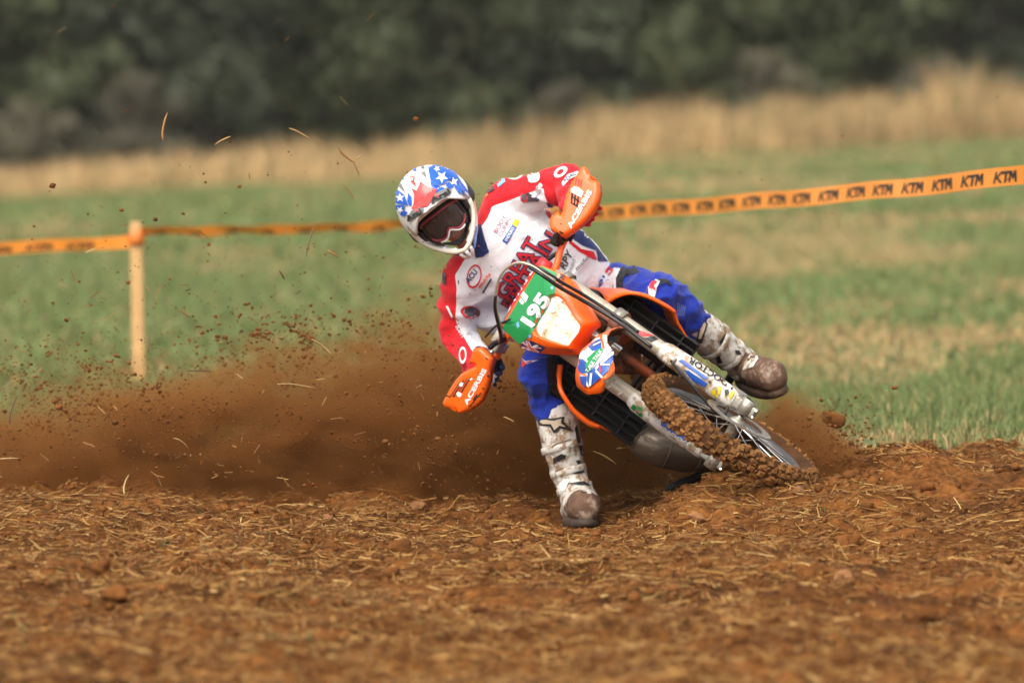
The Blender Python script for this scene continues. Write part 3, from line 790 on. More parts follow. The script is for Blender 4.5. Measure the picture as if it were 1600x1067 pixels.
# hand guards, traced outlines set 9 cm in front of the grips
zl = Z(840, 240, 6.667); zr = Z(680, 530, 8.208)
GL = zl((430, 190), (455, 150), (480, 136), (512, 150), (540, 210), (562, 292), (590, 284), (622, 280), (642, 320), (650, 400), (634, 480), (600, 560), (545, 640), (480, 716), (400, 780), (340, 822), (270, 866), (205, 835), (140, 800), (124, 745), (120, 700), (150, 655), (210, 606), (245, 640), (262, 600), (272, 520), (300, 420), (350, 310), (400, 235))
GR = zr((490, 118), (560, 106), (600, 120), (660, 180), (722, 245), (712, 330), (690, 420), (684, 520), (650, 640), (590, 780), (520, 860), (400, 925), (310, 955), (292, 930), (282, 890), (180, 880), (120, 868), (98, 810), (130, 750), (190, 640), (260, 530), (340, 440), (440, 385), (520, 345), (520, 322), (440, 305), (470, 200))
gl_o, gr_o = grip_axis(1)[0] + f_ * .115, grip_axis(-1)[0] + f_ * .115
gn_l = (f_ + a_ * .25 + s_ * .02).normalized(); gn_r = (f_ - a_ * .25 + s_ * .02).normalized()
hgl = shell('hand_guard', GL, gl_o, gn_l, .011, 6, .028, orange, bike, 3.0); hgl['label'] = 'orange hand guard over the raised left hand'
hgr = shell('hand_guard', GR, gr_o, gn_r, .011, 6, .028, orange, bike, 3.0); hgr['label'] = 'orange hand guard over the lowered right hand'
for g0, sd_ in ((hgl, 1), (hgr, -1)):
    tube('guard_bracket', [FR(-.088, .20 * sd_, bz + .04), FR(-.02, .225 * sd_, bz + .035), FR(.012, .245 * sd_, bz + .03)], .010, blackp, bike, 8)
tdecal('ACERBIS', zl((350, 790))[0], zl((575, 400))[0], 8.2, white, hgl, hgl, .035, lift=.003)
tdecal('ACERBIS', zr((415, 850))[0], zr((668, 395))[0], 7.6, white, hgr, hgr, .035, lift=.003)
glove_red = paint('glove_red', (0.55, 0.03, 0.03), 0.7)
for pg in ([(345, 440), (360, 440), (440, 495), (430, 515)], [(345, 505), (440, 555), (430, 570), (345, 520)], [(352, 410), (372, 415), (360, 520), (346, 520)], [(385, 420), (402, 430), (388, 545), (374, 540)], [(418, 440), (434, 450), (415, 560), (400, 552)]):
    decal('vent_slot', [zl(*pg)], blackp, hgl, hgl, .0015)
for q in range(3):
    decal('vent_slot', [zl((400 + 26 * q, 262 + 8 * q), (415 + 26 * q, 255 + 8 * q), (400 + 27 * q, 325 + 10 * q), (386 + 27 * q, 330 + 10 * q))], glove_red, hgl, hgl, .0015)
decal('vent_panel', [zl((345, 370), (380, 345), (430, 355), (480, 400), (455, 460), (400, 430), (350, 400))], white, hgl, hgl, .002)
for q in range(4):
    decal('vent_slot', [zr((180 + 42 * q, 745 - 10 * q), (192 + 42 * q, 752 - 10 * q), (330 + 44 * q, 545 - 20 * q), (318 + 44 * q, 540 - 20 * q))], blackp if q % 2 else paint('vent_brown', (0.15, 0.05, 0.03), 0.7), hgr, hgr, .0015)
for pg in ([(305, 580), (330, 550), (365, 560), (350, 605), (318, 605)], [(270, 690), (300, 670), (350, 700), (320, 745), (285, 730)], [(440, 510), (470, 495), (485, 510), (455, 530)]):
    decal('vent_panel', [zr(*pg)], white, hgr, hgr, .002)
for pg in ([(430, 860), (585, 680), (592, 690), (440, 870)], [(480, 770), (540, 690), (545, 715), (490, 790)]): decal('vent_slot', [zr(*pg)], blackp, hgr, hgr, .0015)
for pg in ([(640, 222), (660, 235), (685, 262), (668, 266), (645, 240)],): decal('vent_slot', [zr(*pg)], blackp, hgr, hgr, .002)
decal('vent_slot', [zl((230, 805), (272, 825), (265, 842), (225, 822))], blackp, hgl, hgl, .002)

# ------------------------------------------------------------------ headlight mask and number plate
zm = Z(760, 400, 4.85)
OUT = zm((400, 62), (470, 88), (545, 122), (600, 145), (640, 175), (692, 252), (760, 372), (828, 492), (818, 522), (775, 552), (740, 600), (690, 700), (690, 748), (560, 752), (440, 742), (340, 725), (258, 690), (180, 615), (108, 535), (190, 400), (290, 240))
LENSP = zm((520, 318), (548, 308), (582, 314), (625, 345), (690, 445), (755, 540), (742, 588), (700, 640), (664, 688), (615, 682), (520, 650), (425, 612), (402, 575), (398, 540), (440, 470), (490, 395))
mn = (f_ + s_ * .03).normalized(); mo = FR(.085, 0, .72)
lc = np.mean(np.array(LENSP), 0)
def polar(poly, n):
    out = []
    for i in range(n):
        t = 2 * math.pi * i / n; dx, dy = math.cos(t), math.sin(t); best = None
        for j in range(len(poly)):
            x0, y0 = poly[j]; x1, y1 = poly[(j + 1) % len(poly)]; ex, ey = x1 - x0, y1 - y0; den = dx * ey - dy * ex
            if abs(den) < 1e-9: continue
            s = ((x0 - lc[0]) * ey - (y0 - lc[1]) * ex) / den; q = ((x0 - lc[0]) * dy - (y0 - lc[1]) * dx) / den
            if s > 0 and -1e-6 <= q <= 1 + 1e-6 and (best is None or s > best): best = s
        out.append((lc[0] + dx * best, lc[1] + dy * best))
    return out
NP = 96; ro = polar(OUT, NP); rl = polar(LENSP, NP)
def ringp(r, off, sc=1.0):
    return [onplane(lc[0] + (x - lc[0]) * sc, lc[1] + (y - lc[1]) * sc, mo, mn) + mn * off for x, y in r]
mid = [(0.5 * a + 0.5 * c, 0.5 * b_ + 0.5 * d) for (a, b_), (c, d) in zip(ro, rl)]
fr1 = [(0.12 * a + 0.88 * c, 0.12 * b_ + 0.88 * d) for (a, b_), (c, d) in zip(ro, rl)]
rings = [ringp(ro, -.10, .80), ringp(ro, -.055, .93), ringp(ro, -.006, .992), ringp(ro, 0), ringp(mid, .024), ringp(fr1, .046), ringp(rl, .044), ringp(rl, .018, .985)]
V, F = loft(rings, cap=False); mask = mobj('headlight_mask', V, F, orange, bike, True)
m, nt, b = newmat('lit_headlight_glass')
r1 = ramp(nt, [(0.30, (0.40, 0.25, 0.11)), (0.41, (0.95, 0.72, 0.42)), (0.50, (1, 0.95, 0.84))]); nt.links.new(noise(nt, 30, 4, 0.6, None, 0.6), r1.inputs[0])
nt.links.new(r1.outputs[0], b.inputs['Emission Color']); b.inputs['Emission Strength'].default_value = 0.60
b.inputs['Base Color'].default_value = (0.10, 0.09, 0.07, 1); b.inputs['Roughness'].default_value = 0.12
lens_m = m
rings = [ringp(rl, .020, .99), ringp(rl, .030, .94), ringp(rl, .038, .8), ringp(rl, .044, .5), ringp(rl, .046, .2)]
V, F = loft(rings, cap=False); F.append(tuple(range(4 * NP, 5 * NP))); hl = mobj('headlight_lens', V, F, lens_m, bike, True); hl['label'] = 'lit warm white headlight glass'
decal('number_plate', [zm((404, 72), (535, 128), (528, 190), (520, 282), (495, 350), (420, 468), (352, 568), (345, 600), (300, 630), (252, 672), (122, 545), (250, 330))], green, mask, bike, .0025)
tdecal('195', zm((350, 548))[0], zm((496, 330))[0], 23, white, mask, bike, .05, lift=.005)
for pg in ([(262, 300), (285, 268), (322, 310), (300, 355)], [(250, 345), (262, 320), (292, 352), (276, 372)]): decal('plate_emblem', [zm(*pg)], white, mask, bike, .004)
for pg in ([(228, 508), (248, 500), (256, 535), (236, 548)], [(318, 600), (340, 590), (345, 612), (328, 625)], [(486, 238), (505, 230), (512, 250), (494, 260)]): decal('plate_tab', [zm(*pg)], cyan, mask, bike, .004)
decal('flag_blue', [zm((256, 682), (300, 632), (350, 645), (452, 690), (402, 738), (300, 716))], navy, mask, bike, .003)
for pg in ([(262, 690), (290, 700), (420, 700), (415, 690)], [(300, 640), (325, 645), (372, 735), (345, 728)], [(270, 655), (285, 648), (400, 722), (390, 735)], [(380, 668), (400, 678), (310, 716), (298, 706)]): decal('flag_white', [zm(*pg)], white, mask, bike, .0045)
for pg in ([(308, 642), (320, 645), (366, 735), (352, 732)], [(268, 692), (272, 698), (418, 699), (414, 693)], [(276, 652), (283, 650), (396, 724), (391, 730)]): decal('flag_red', [zm(*pg)], red, mask, bike, .006)
decal('mask_stripe', [zm((450, 690), (682, 705), (684, 728), (560, 735), (430, 735))], paint('dark_orange', (0.55, 0.06, 0.012), 0.4), mask, bike, .003)
tdecal('KTM', zm((572, 250))[0], zm((604, 150))[0], 9.0, black_m, mask, bike, .03, lift=.004, ktm=True)
decal('mask_panel', [zm((540, 128), (590, 150), (562, 180), (545, 215), (530, 190))], paint('pale_orange', (0.9, 0.35, 0.22), 0.4), mask, bike, .003)
tdecal('RENTHAL', zm((128, 492))[0], zm((375, 92))[0], 8.5, white, [pad, mask, hb], pad, .03, lift=.004)

# mudguard print
ze = Z(860, 500, 5.335)
face = ze((240, 290), (330, 120), (400, 80), (430, 72), (525, 128), (562, 205), (545, 298), (488, 436), (325, 575), (262, 530), (232, 400))
decal('mudguard_print', [ze((245, 300), (300, 205), (345, 150), (420, 125), (525, 132), (558, 205), (540, 298), (482, 430), (328, 562), (266, 525), (238, 400))], white, fend, fend, .004, 3)
decal('mudguard_print', [ze((300, 205), (345, 150), (420, 130), (430, 250), (352, 262))], blue, fend, fend, .006, 3)
decal('mudguard_print', [ze((445, 135), (525, 132), (556, 205), (535, 240), (455, 260))], blue, fend, fend, .006, 3)
decal('mudguard_print', [ze((235, 325), (300, 335), (305, 440), (255, 450), (233, 400))], blue, fend, fend, .006, 3)
decal('mudguard_print', [ze((250, 470), (310, 470), (300, 560), (262, 528))], blue, fend, fend, .006, 3)
decal('mudguard_print', [ze((320, 440), (535, 240), (520, 330), (480, 430), (330, 560), (310, 500))], blue, fend, fend, .006, 3)
decal('mudguard_label', [ze((305, 330), (380, 262), (430, 240), (445, 262), (325, 440), (298, 432))], green, fend, fend, .0075, 3)
tdecal('TALK TALK', ze((325, 440))[0], ze((440, 268))[0], 6, white, fend, fend, .02, lift=.009)
for pg in ([(310, 245), (348, 262), (338, 280), (312, 268)], [(270, 310), (320, 350), (312, 362), (268, 325)], [(345, 180), (415, 150), (418, 165), (350, 195)], [(360, 215), (420, 185), (422, 196), (362, 226)], [(340, 440), (360, 440), (345, 545), (330, 550)], [(385, 420), (440, 480), (428, 490), (378, 435)], [(400, 370), (495, 370), (495, 382), (400, 384)], [(375, 405), (520, 265), (530, 280), (385, 420)]):
    decal('mudguard_stripe', [ze(*pg)], white, fend, fend, .008, 3)
for pg in ([(415, 130), (432, 130), (455, 240), (438, 250)], [(232, 428), (318, 462), (310, 470), (240, 442)], [(405, 375), (420, 365), (430, 440), (418, 445)]): decal('mudguard_stripe', [ze(*pg)], red if pg[0][0] == 405 else orange, fend, fend, .009, 3)

# fork guard print (left guard: lettering upside down as seen, blue band, yellow splashes)
zf = Z(980, 560, 4.85)
gL, gR = ug[2], ug[-2]
decal('guard_band', [zf((385, 15), (420, 10), (610, 145), (595, 165))], blue, gL, gL, .003)
decal('guard_band', [zf((430, 85), (470, 95), (610, 190), (590, 215), (500, 170))], blue, gL, gL, .003)
tdecal('DOCTOR', zf((770, 175))[0], zf((480, -10))[0], 9.0, black_m, gL, gL, .02, lift=.004)
for pg in ([(630, 250), (665, 230), (675, 265), (645, 280)], [(690, 205), (718, 220), (705, 270), (690, 275)], [(770, 270), (800, 245), (815, 260), (775, 320)], [(655, 275), (690, 270), (690, 300)]): decal('guard_splash', [zf(*pg)], yellow, gL, gL, .003)
for pg in ([(735, 240), (765, 235), (775, 265), (745, 280)], [(780, 225), (800, 220), (795, 245)], [(610, 165), (640, 175), (630, 200)]): decal('guard_splash', [zf(*pg)], black_m, gL, gL, .0035)
decal('guard_band', [zf((255, 470), (285, 465), (480, 600), (460, 645), (260, 510))], blue, gR, gR, .003)
tdecal('DOCTOR', zf((470, 640))[0], zf((225, 480))[0], 5.0, white, gR, gR, .02, lift=.0045)
tdecal('DOCTOR', zf((440, 690))[0], zf((150, 490))[0], 6.0, black_m, gR, gR, .02, lift=.0045)
zq = Z(860, 500, 5.335)
decal('fork_sticker', [zq((660, 55), (740, 85), (860, 130), (770, 140), (720, 105))], red, ug[1], ug[1], .002)
decal('fork_sticker', [zq((775, 150), (870, 135), (900, 160), (840, 185))], black_m, ug[1], ug[1], .002)
for pg in ([(405, 585), (500, 545), (510, 555), (420, 595)], [(480, 640), (590, 600), (600, 612), (500, 648)]): decal('fork_sticker', [zq(*pg)], white, ug[-1], ug[-1], .002)
decal('fork_sticker', [zq((430, 590), (480, 570), (590, 640), (600, 690), (560, 680))], blackp, ug[-1], ug[-1], .0015)
decal('fork_sticker', [zq((565, 690), (600, 672), (640, 690), (620, 728))], red, ug[-1], ug[-1], .003)
for pg in ([(670, 730), (690, 700), (720, 715), (700, 760)], [(725, 720), (770, 725), (760, 760), (730, 745)], [(735, 770), (770, 775), (765, 810), (730, 790)]): decal('guard_splash', [zq(*pg)], green, [gR, ug[-1]], gR, .003)

# ------------------------------------------------------------------ hoses and cables
zc = Z(760, 400, 4.85)
def pth(pts, y): return [P(px, py, yy) for (px, py), yy in zip(pts, y)]
hoses = [(zc((520, 190), (430, 130), (330, 70), (240, 52), (150, 95), (90, 190), (70, 310), (80, 430), (110, 560), (95, 650)), [.10, .10, .12, .14, .18, .22, .26, .30, .36, .42], .0055, forkt),
         (zc((115, 640), (90, 520), (65, 400), (70, 300)), [.40, .33, .28, .25], .006, blackc),
         (zc((-10, 615), (60, 540), (110, 510), (180, 480)), [.42, .38, .36, .3], .004, blackc),
         (zc((325, 80), (430, 150), (560, 240), (700, 320), (840, 400), (1000, 500), (1120, 590), (1250, 690)), [.12, .08, .10, .14, .14, .11, .06, .02], .0075, blackc),
         (zc((330, 62), (440, 118), (570, 200), (720, 285), (870, 380), (1030, 485), (1150, 575)), [.14, .10, .12, .16, .16, .13, .08], .0065, blackc)]
for pts, ys_, r_, mt in hoses: tube('cable', pth(pts, ys_), r_, mt, bike, 40, 8)
# brake hose down the left leg to the caliper and its clamp
tube('brake_hose', [P(1048, 563, .0), P(1070, 590, -.02), P(1098, 622, -.02), P(1130, 650, .0), FR(-.04, .12, .10)], .005, blackc, bike, 20)
V, F = box(frame(P(1046, 562, .06), f_, a_, s_), .03, .035, .045, .008); mobj('hose_clamp', V, F, whitep, bike, True)

# ------------------------------------------------------------------ radiators, shrouds, tank, seat
def inner(px, py, x):
    """bike coordinates (y, z) of a photo point at station x along the bike"""
    p = onplane(px, py, BK(x, 0, 0), F_); q = MB.inverted() @ p; return q.y, q.z
def quadplate(name, front, rear, th, mat):
    """side panel lofted from a front edge to a rear edge (bike coordinates), with thickness"""
    n = len(front); rings = []
    for t in np.linspace(0, 1, 9):
        rings.append([Vector(a).lerp(Vector(b_), t) + Vector((0, 0.016 * math.sin(math.pi * t) * (1 if a[1] > 0 else -1), 0)) for a, b_ in zip(front, rear)])
    V, F = loft([xf(MB, r) for r in rings], closed=False); o = mobj(name, V, F, mat, bike, True)
    md = o.modifiers.new('s', 'SOLIDIFY'); md.thickness = th; md.offset = 0
    return o
zs = Z(860, 400, 4.0); zt_ = Z(860, 500, 5.335)
lf = []
for (px, py), x in zip(zs((352, 292), (420, 252), (500, 232), (600, 250), (720, 310), (778, 352), (800, 420), (860, 520), (920, 582)), (-.42, -.38, -.35, -.34, -.35, -.37, -.39, -.42, -.45)):
    y, z = inner(px, py, x); lf.append((x, y, z))
lr = [(-.86, .125, .66), (-.86, .14, .63), (-.87, .15, .60), (-.88, .155, .56), (-.88, .155, .50), (-.87, .15, .46), (-.85, .145, .42), (-.80, .14, .38), (-.70, .135, .33)]
shl = quadplate('radiator_shroud', lf, lr, .006, [orange, orange_mud]); shl['label'] = 'orange radiator shroud on the upper side of the bike'
rf = []
for (px, py), x in zip(zt_((90, 385), (76, 480), (82, 570), (122, 650), (200, 762), (320, 862), (410, 890), (520, 935), (640, 960)), (-.44, -.40, -.37, -.36, -.37, -.39, -.41, -.43, -.46)):
    y, z = inner(px, py, x); rf.append((x, y, z))
rr2 = [(a, -b_, c) for a, b_, c in lr]
shr = quadplate('radiator_shroud', rf, rr2, .006, [orange, orange_mud]); shr['label'] = 'orange radiator shroud on the lower side of the bike'
def tubeline(name, pts, r, mat): return tube(name, pts, r, mat, bike, 24, 8)
tubeline('shroud_edge', xf(MB, lf[:6]), .0075, orange); tubeline('shroud_edge', xf(MB, rf[:7]), .0085, orange)
decal('shroud_print', [zt_((405, 830), (470, 825), (550, 890), (480, 905), (415, 880))], green, shr, shr, .004)
decal('shroud_print', [zt_((480, 905), (550, 893), (635, 930), (635, 958), (560, 965))], blue, shr, shr, .004)
decal('shroud_print', [zt_((440, 845), (470, 850), (465, 872), (445, 868)), ], white, shr, shr, .006)
for sd_ in (1, -1):
    acc = ([], []); yc = .135 * sd_; lb = 'radiator'
    Mr = MB @ Matrix.Translation((-.47, yc - (.02 if sd_ > 0 else .045), .40)) @ Matrix.Rotation(R(-10), 4, 'Y')
    addto(acc, box(Mr, .05, .15, .34, .006)); rd = mobj('radiator', acc[0], acc[1], blackp, bike)
    for q in range(5):
        V, F = box(Mr @ Matrix.Translation((.040, -.058 + q * .029, 0)) @ Matrix.Rotation(R(38 * sd_), 4, 'Z'), .034, .0045, .335, .001); mobj('louvre', V, F, blackp, rd)
    for q in range(3):
        V, F = box(Mr @ Matrix.Translation((.045, 0, -.11 + q * .11)), .010, .145, .006, .001); mobj('louvre_bar', V, F, blackp, rd)
def ell(x, cy, cz, hy, hz, n=16, p=2.6):
    out = []
    for j in range(n):
        t = 2 * math.pi * j / n; c, s = math.cos(t), math.sin(t)
        out.append((x, cy + hy * math.copysign(abs(c) ** (2 / p), c), cz + hz * math.copysign(abs(s) ** (2 / p), s)))
    return out
V, F = loft([xf(MB, ell(*q)) for q in ((-.46, 0, .60, .05, .06), (-.50, 0, .60, .11, .13), (-.62, 0, .58, .14, .15), (-.78, 0, .56, .13, .13), (-.92, 0, .54, .10, .10))]); mobj('fuel_tank', V, F, blackp, bike, True)
V, F = loft([xf(MB, ell(*q)) for q in ((-.70, 0, .67, .05, .03), (-.80, 0, .665, .075, .045), (-1.0, 0, .635, .09, .05), (-1.25, 0, .64, .095, .05), (-1.5, 0, .66, .08, .04), (-1.58, 0, .67, .04, .02))]); mobj('seat', V, F, rubber, bike, True)
V, F = loft([xf(MB, ell(*q)) for q in ((-1.30, 0, .60, .10, .015), (-1.55, 0, .62, .11, .015), (-1.85, 0, .66, .10, .012), (-2.05, 0, .68, .06, .008))]); mobj('rear_mudguard', V, F, orange, bike, True)
for sd_ in (1, -1):
    fr = [(-1.05, .12 * sd_, .60), (-1.05, .13 * sd_, .42), (-1.1, .12 * sd_, .30)]; re = [(-1.55, .12 * sd_, .62), (-1.58, .125 * sd_, .50), (-1.5, .12 * sd_, .42)]
    quadplate('side_panel', fr, re, .005, whitep)
    tube('frame_spar', xf(MB, [(-.42, .03 * sd_, .58), (-.65, .10 * sd_, .46), (-.95, .12 * sd_, .22), (-.98, .12 * sd_, -.02)]), .022, orange_mud, bike, 16)
    tube('swingarm', xf(MB, [(-.95, .10 * sd_, .02), (-1.2, .11 * sd_, .0), (-1.50, .12 * sd_, -.02)]), [.035, .03, .022], alu, bike, 10)
    tube('foot_peg', xf(MB, [(-.94, .12 * sd_, .03), (-.93, .185 * sd_, .035), (-.92, .245 * sd_, .035)]), .017, blackp, bike, 6)
tube('frame_cradle', xf(MB, [(-.42, 0, .55), (-.47, 0, .25), (-.56, .05, -.05), (-.8, .08, -.09), (-.98, .1, -.02)]), .02, orange_mud, bike, 20)
tube('frame_cradle', xf(MB, [(-.47, 0, .25), (-.56, -.05, -.05), (-.8, -.08, -.09), (-.98, -.1, -.02)]), .02, orange_mud, bike, 20)
acc = ([], [])
addto(acc, box(MB @ Matrix.Translation((-.75, 0, .06)), .34, .20, .22, .04)); addto(acc, lathe([(.03, -.13), (.10, -.125), (.11, -.11), (.11, .11), (.10, .125), (.03, .13)], frame(BK(-.78, 0, .06), F_, U_, L_), 28))
en = mobj('engine', acc[0], acc[1], paint('engine_cases', (0.07, 0.062, 0.055), 0.5, 0.6, mud=.5, mudscale=10), bike)
for q in range(6):
    V, F = box(MB @ Matrix.Translation((-.64 - q * .004, 0, .20 + q * .026)), .16, .15, .010, .003); mobj('cooling_fin', V, F, blackp, en)
tube('skid_plate', xf(MB, [(-.52, 0, -.02), (-.60, 0, -.10), (-.90, 0, -.12)]), [.06, .09, .08], blackp, bike, 8, 12)
tube('brake_pedal', [P(1112, 733, .62), P(1085, 747, .55), P(1060, 757, .50), P(1040, 766, .5)], [.016, .016, .018, .012], blackp, bike, 12)
pp = [(1012, 655, .62), (1000, 668, .52), (1004, 686, .46), (1034, 701, .44), (1072, 711, .48), (1100, 716, .58), (1112, 712, .75), (1100, 690, 1.0), (1070, 640, 1.3)]
tube('exhaust_pipe', [P(*q) for q in pp], [.028, .042, .060, .068, .062, .048, .036, .028, .026], pipe_m, bike, 48, 20)
ep = bpy.data.objects['exhaust_pipe']; cl = smoothpath([P(*q) for q in pp], 48); rl_ = np.interp(np.linspace(0, 1, 49), np.linspace(0, 1, 9), [.028, .042, .060, .068, .062, .048, .036, .028, .026])
for i in (8, 13, 19, 25, 30):
    d = (cl[i + 1] - cl[i - 1]).normalized(); e = d.orthogonal().normalized(); h_ = d.cross(e); r = rl_[i] * 1.0
    tube('weld_seam', [cl[i] + (e * math.cos(t) + h_ * math.sin(t)) * r for t in np.linspace(0, 2 * math.pi, 25)], .0028, pipe_m, ep)
tube('silencer', [P(1070, 640, 1.3), P(1040, 610, 1.55), P(1010, 585, 1.85)], [.026, .05, .045], alu, bike, 12, 16)
# ------------------------------------------------------------------ rider
def sphere(c, r, ax=None, n=14):
    """ball or, with three axis vectors, an ellipsoid"""
    V, F = [], []; c = Vector(c)
    ax = ax or (Vector((r, 0, 0)), Vector((0, r, 0)), Vector((0, 0, r)))
    m2 = n // 2 + 1
    for i in range(m2 + 1):
        t = math.pi * i / m2
        for j in range(n):
            p = 2 * math.pi * j / n; V.append(c + ax[0] * (math.sin(t) * math.cos(p)) + ax[1] * (math.sin(t) * math.sin(p)) + ax[2] * math.cos(t))
    for i in range(m2):
        for j in range(n): F.append((i * n + j, i * n + (j + 1) % n, (i + 1) * n + (j + 1) % n, (i + 1) * n + j))
    return V, F
def limb(acc, p0, p1, r0, r1, k=14, steps=7):
    p0, p1 = Vector(p0), Vector(p1)
    for i in range(steps + 1):
        t = i / steps; addto(acc, sphere(p0.lerp(p1, t), r0 + (r1 - r0) * t, n=k))
    addto(acc, tube_pts([p0, p1], [r0, r1], k))
def remesh(acc, vox, smooth=6, fac=0.5):
    me = bpy.data.meshes.new('tmp'); me.from_pydata([tuple(v) for v in acc[0]], [], acc[1])
    bm = bmesh.new(); bm.from_mesh(me); bmesh.ops.remove_doubles(bm, verts=bm.verts[:], dist=1e-6); bmesh.ops.recalc_face_normals(bm, faces=bm.faces[:]); bm.to_mesh(me); bm.free()
    o = bpy.data.objects.new('tmp', me); COL.objects.link(o)
    m1 = o.modifiers.new('r', 'REMESH'); m1.mode = 'VOXEL'; m1.voxel_size = vox
    m2 = o.modifiers.new('s', 'SMOOTH'); m2.factor = fac; m2.iterations = smooth
    ev = bpy.data.meshes.new_from_object(o.evaluated_get(bpy.context.evaluated_depsgraph_get()))
    V = np.empty(len(ev.vertices) * 3); ev.vertices.foreach_get('co', V); V = V.reshape(-1, 3)
    Nn = np.empty(len(ev.vertices) * 3); ev.vertices.foreach_get('normal', Nn); Nn = Nn.reshape(-1, 3)
    F = [tuple(p.vertices) for p in ev.polygons]
    bpy.data.objects.remove(o); bpy.data.meshes.remove(me); bpy.data.meshes.remove(ev)
    return V, Nn, F
def fnoise(p, sc, s=0): return vnoise3(np.asarray(p) * np.asarray(sc), s)

J = {k: P(*v) for k, v in dict(
    neck=(752, 388, .74), chest=(800, 404, .80), belly=(868, 440, .90), pelvis=(922, 478, 1.0),
    shL=(794, 319, .76), elL=(890, 283, .66), wrL=(899, 322, .52),
    shR=(722, 444, .72), elR=(716, 520, .76), wrR=(757, 586, .60),
    hipL=(948, 455, .98), knL=(1040, 470, .62), anL=(1160, 562, .88),
    hipR=(884, 520, .98), knR=(850, 582, .56), anR=(896, 758, .52)).items()}
lat = Vector((.58, -.05, .815)).normalized()                 # the rider's right-to-left axis
trunk = (J['neck'] - J['pelvis']).normalized(); lat = (lat - trunk * lat.dot(trunk)).normalized(); fwd = trunk.cross(lat)
if fwd.y > 0: fwd = -fwd
person_base = P(905, 818, .42)

skin = paint('skin', (0.52, 0.30, 0.21), 0.5, var=0.08)
# helmet frame first: the head sits in it
HC = P(681, 323, .60); hx = Vector((.777, 0, .63)); tilt = R(22)
hz0 = Vector((-.63, 0, .777)); hy = Vector((0, -1, 0))
hup = (hz0 * math.cos(tilt) + hy * math.sin(tilt)).normalized(); hfw = (hy * math.cos(tilt) - hz0 * math.sin(tilt)).normalized(); hlf = hup.cross(hfw).normalized()
hlf = hlf if hlf.dot(hx) > 0 else -hlf                         # the rider's left = picture right
yaw = R(-4); hfw2 = hfw * math.cos(yaw) + hlf * math.sin(yaw); hlf = (hlf * math.cos(yaw) - hfw * math.sin(yaw)).normalized(); hfw = hfw2.normalized()
MHd = frame(HC, hlf, hfw, hup)         # x: left, y: face, z: crown
def HD(x, y, z): return MHd @ Vector((x, y, z))

acc = ([], [])
limb(acc, J['neck'], HD(0, -.02, -.06), .055, .055)
addto(acc, sphere(HC, 1, (hlf * .075, hfw * .095, hup * .105))); addto(acc, sphere(HD(0, .045, -.06), 1, (hlf * .055, hfw * .06, hup * .06)))
addto(acc, sphere(HD(0, .108, -.028), 1, (hlf * .016, hfw * .026, hup * .028)))                       # nose
addto(acc, sphere(HD(0, .092, -.075), 1, (hlf * .026, hfw * .02, hup * .011)))                        # mouth
for s in (1, -1): addto(acc, sphere(HD(.078 * s, 0, -.01), 1, (hlf * .012, hfw * .02, hup * .032)))  # ears
addto(acc, sphere(J['chest'], 1, (lat * .165, fwd * .105, trunk * .17))); addto(acc, sphere(J['belly'], 1, (lat * .14, fwd * .10, trunk * .16))); addto(acc, sphere(J['pelvis'], 1, (lat * .16, fwd * .12, trunk * .13)))
for s in 'LR':
    limb(acc, J['neck'], J['sh' + s], .055, .065); limb(acc, J['sh' + s], J['el' + s], .052, .042); limb(acc, J['el' + s], J['wr' + s], .042, .030)
    limb(acc, J['pelvis'], J['hip' + s], .10, .085); limb(acc, J['hip' + s], J['kn' + s], .078, .055); limb(acc, J['kn' + s], J['an' + s], .053, .038)
V, Nn, F = remesh(acc, .012, 5)
person = fast('person', V, np.array([f for f in F if len(f) == 4]), skin, None, True)
person['_base'] = (0, 0, 0)
tag(person, 'rider in white and red jersey and blue trousers, one boot on the ground', 'person')
for s in (1, -1):
    addo = sphere(HD(.030 * s, .088, .0), 1, (hlf * .013, hfw * .012, hup * .010)); e = mobj('eye', addo[0], addo[1], white, person, True)
    q = sphere(HD(.030 * s, .098, -.001), .0055); mobj('iris', q[0], q[1], black_m, e, True)

# --- jersey
def cloth(name, col, rough=0.8, weave=260, fold=0.35, var=0.10, mud=0.0):
    m, nt, b = newmat(name)
    r = ramp(nt, [(0.35, tuple(c * (1 - var) for c in col)), (0.7, tuple(min(1, c * (1 + var * .5)) for c in col))]); nt.links.new(noise(nt, 7, 4), r.inputs[0])
    o = r.outputs[0]
    if mud:
        r2 = ramp(nt, [(0.70 - .4 * mud, (0, 0, 0)), (0.85 - .4 * mud, (1, 1, 1))]); nt.links.new(noise(nt, 45, 5, .7), r2.inputs[0]); o = mixc(nt, r2.outputs[0], o, (0.20, 0.11, 0.06))
    nt.links.new(o, b.inputs['Base Color']); b.inputs['Roughness'].default_value = rough; b.inputs['Specular IOR Level'].default_value = .2
    b.inputs['Sheen Weight'].default_value = .15
    n1 = noise(nt, 11, 3, .5, None, 1.2); n2 = noise(nt, weave, 2)
    ad = N(nt, 'ShaderNodeMath', operation='MULTIPLY_ADD'); nt.links.new(n2, ad.inputs[0]); ad.inputs[1].default_value = .12; nt.links.new(n1, ad.inputs[2])
    bump(nt, b, ad.outputs[0], fold, .03)
    return m
j_white = cloth('white_jersey', (0.84, 0.835, 0.855)); j_red = cloth('red_jersey', (0.66, 0.014, 0.022)); j_navy = cloth('navy_jersey', (0.022, 0.035, 0.135))
p_blue = cloth('blue_trousers', (0.011, 0.033, 0.33), fold=.5, mud=.06); p_black = cloth('black_trouser_panel', (0.014, 0.014, 0.017), fold=.4); p_white = cloth('white_trouser_panel', (0.68, 0.67, 0.70))
p_light = cloth('light_blue_ribs', (0.10, 0.17, 0.55))
acc = ([], [])
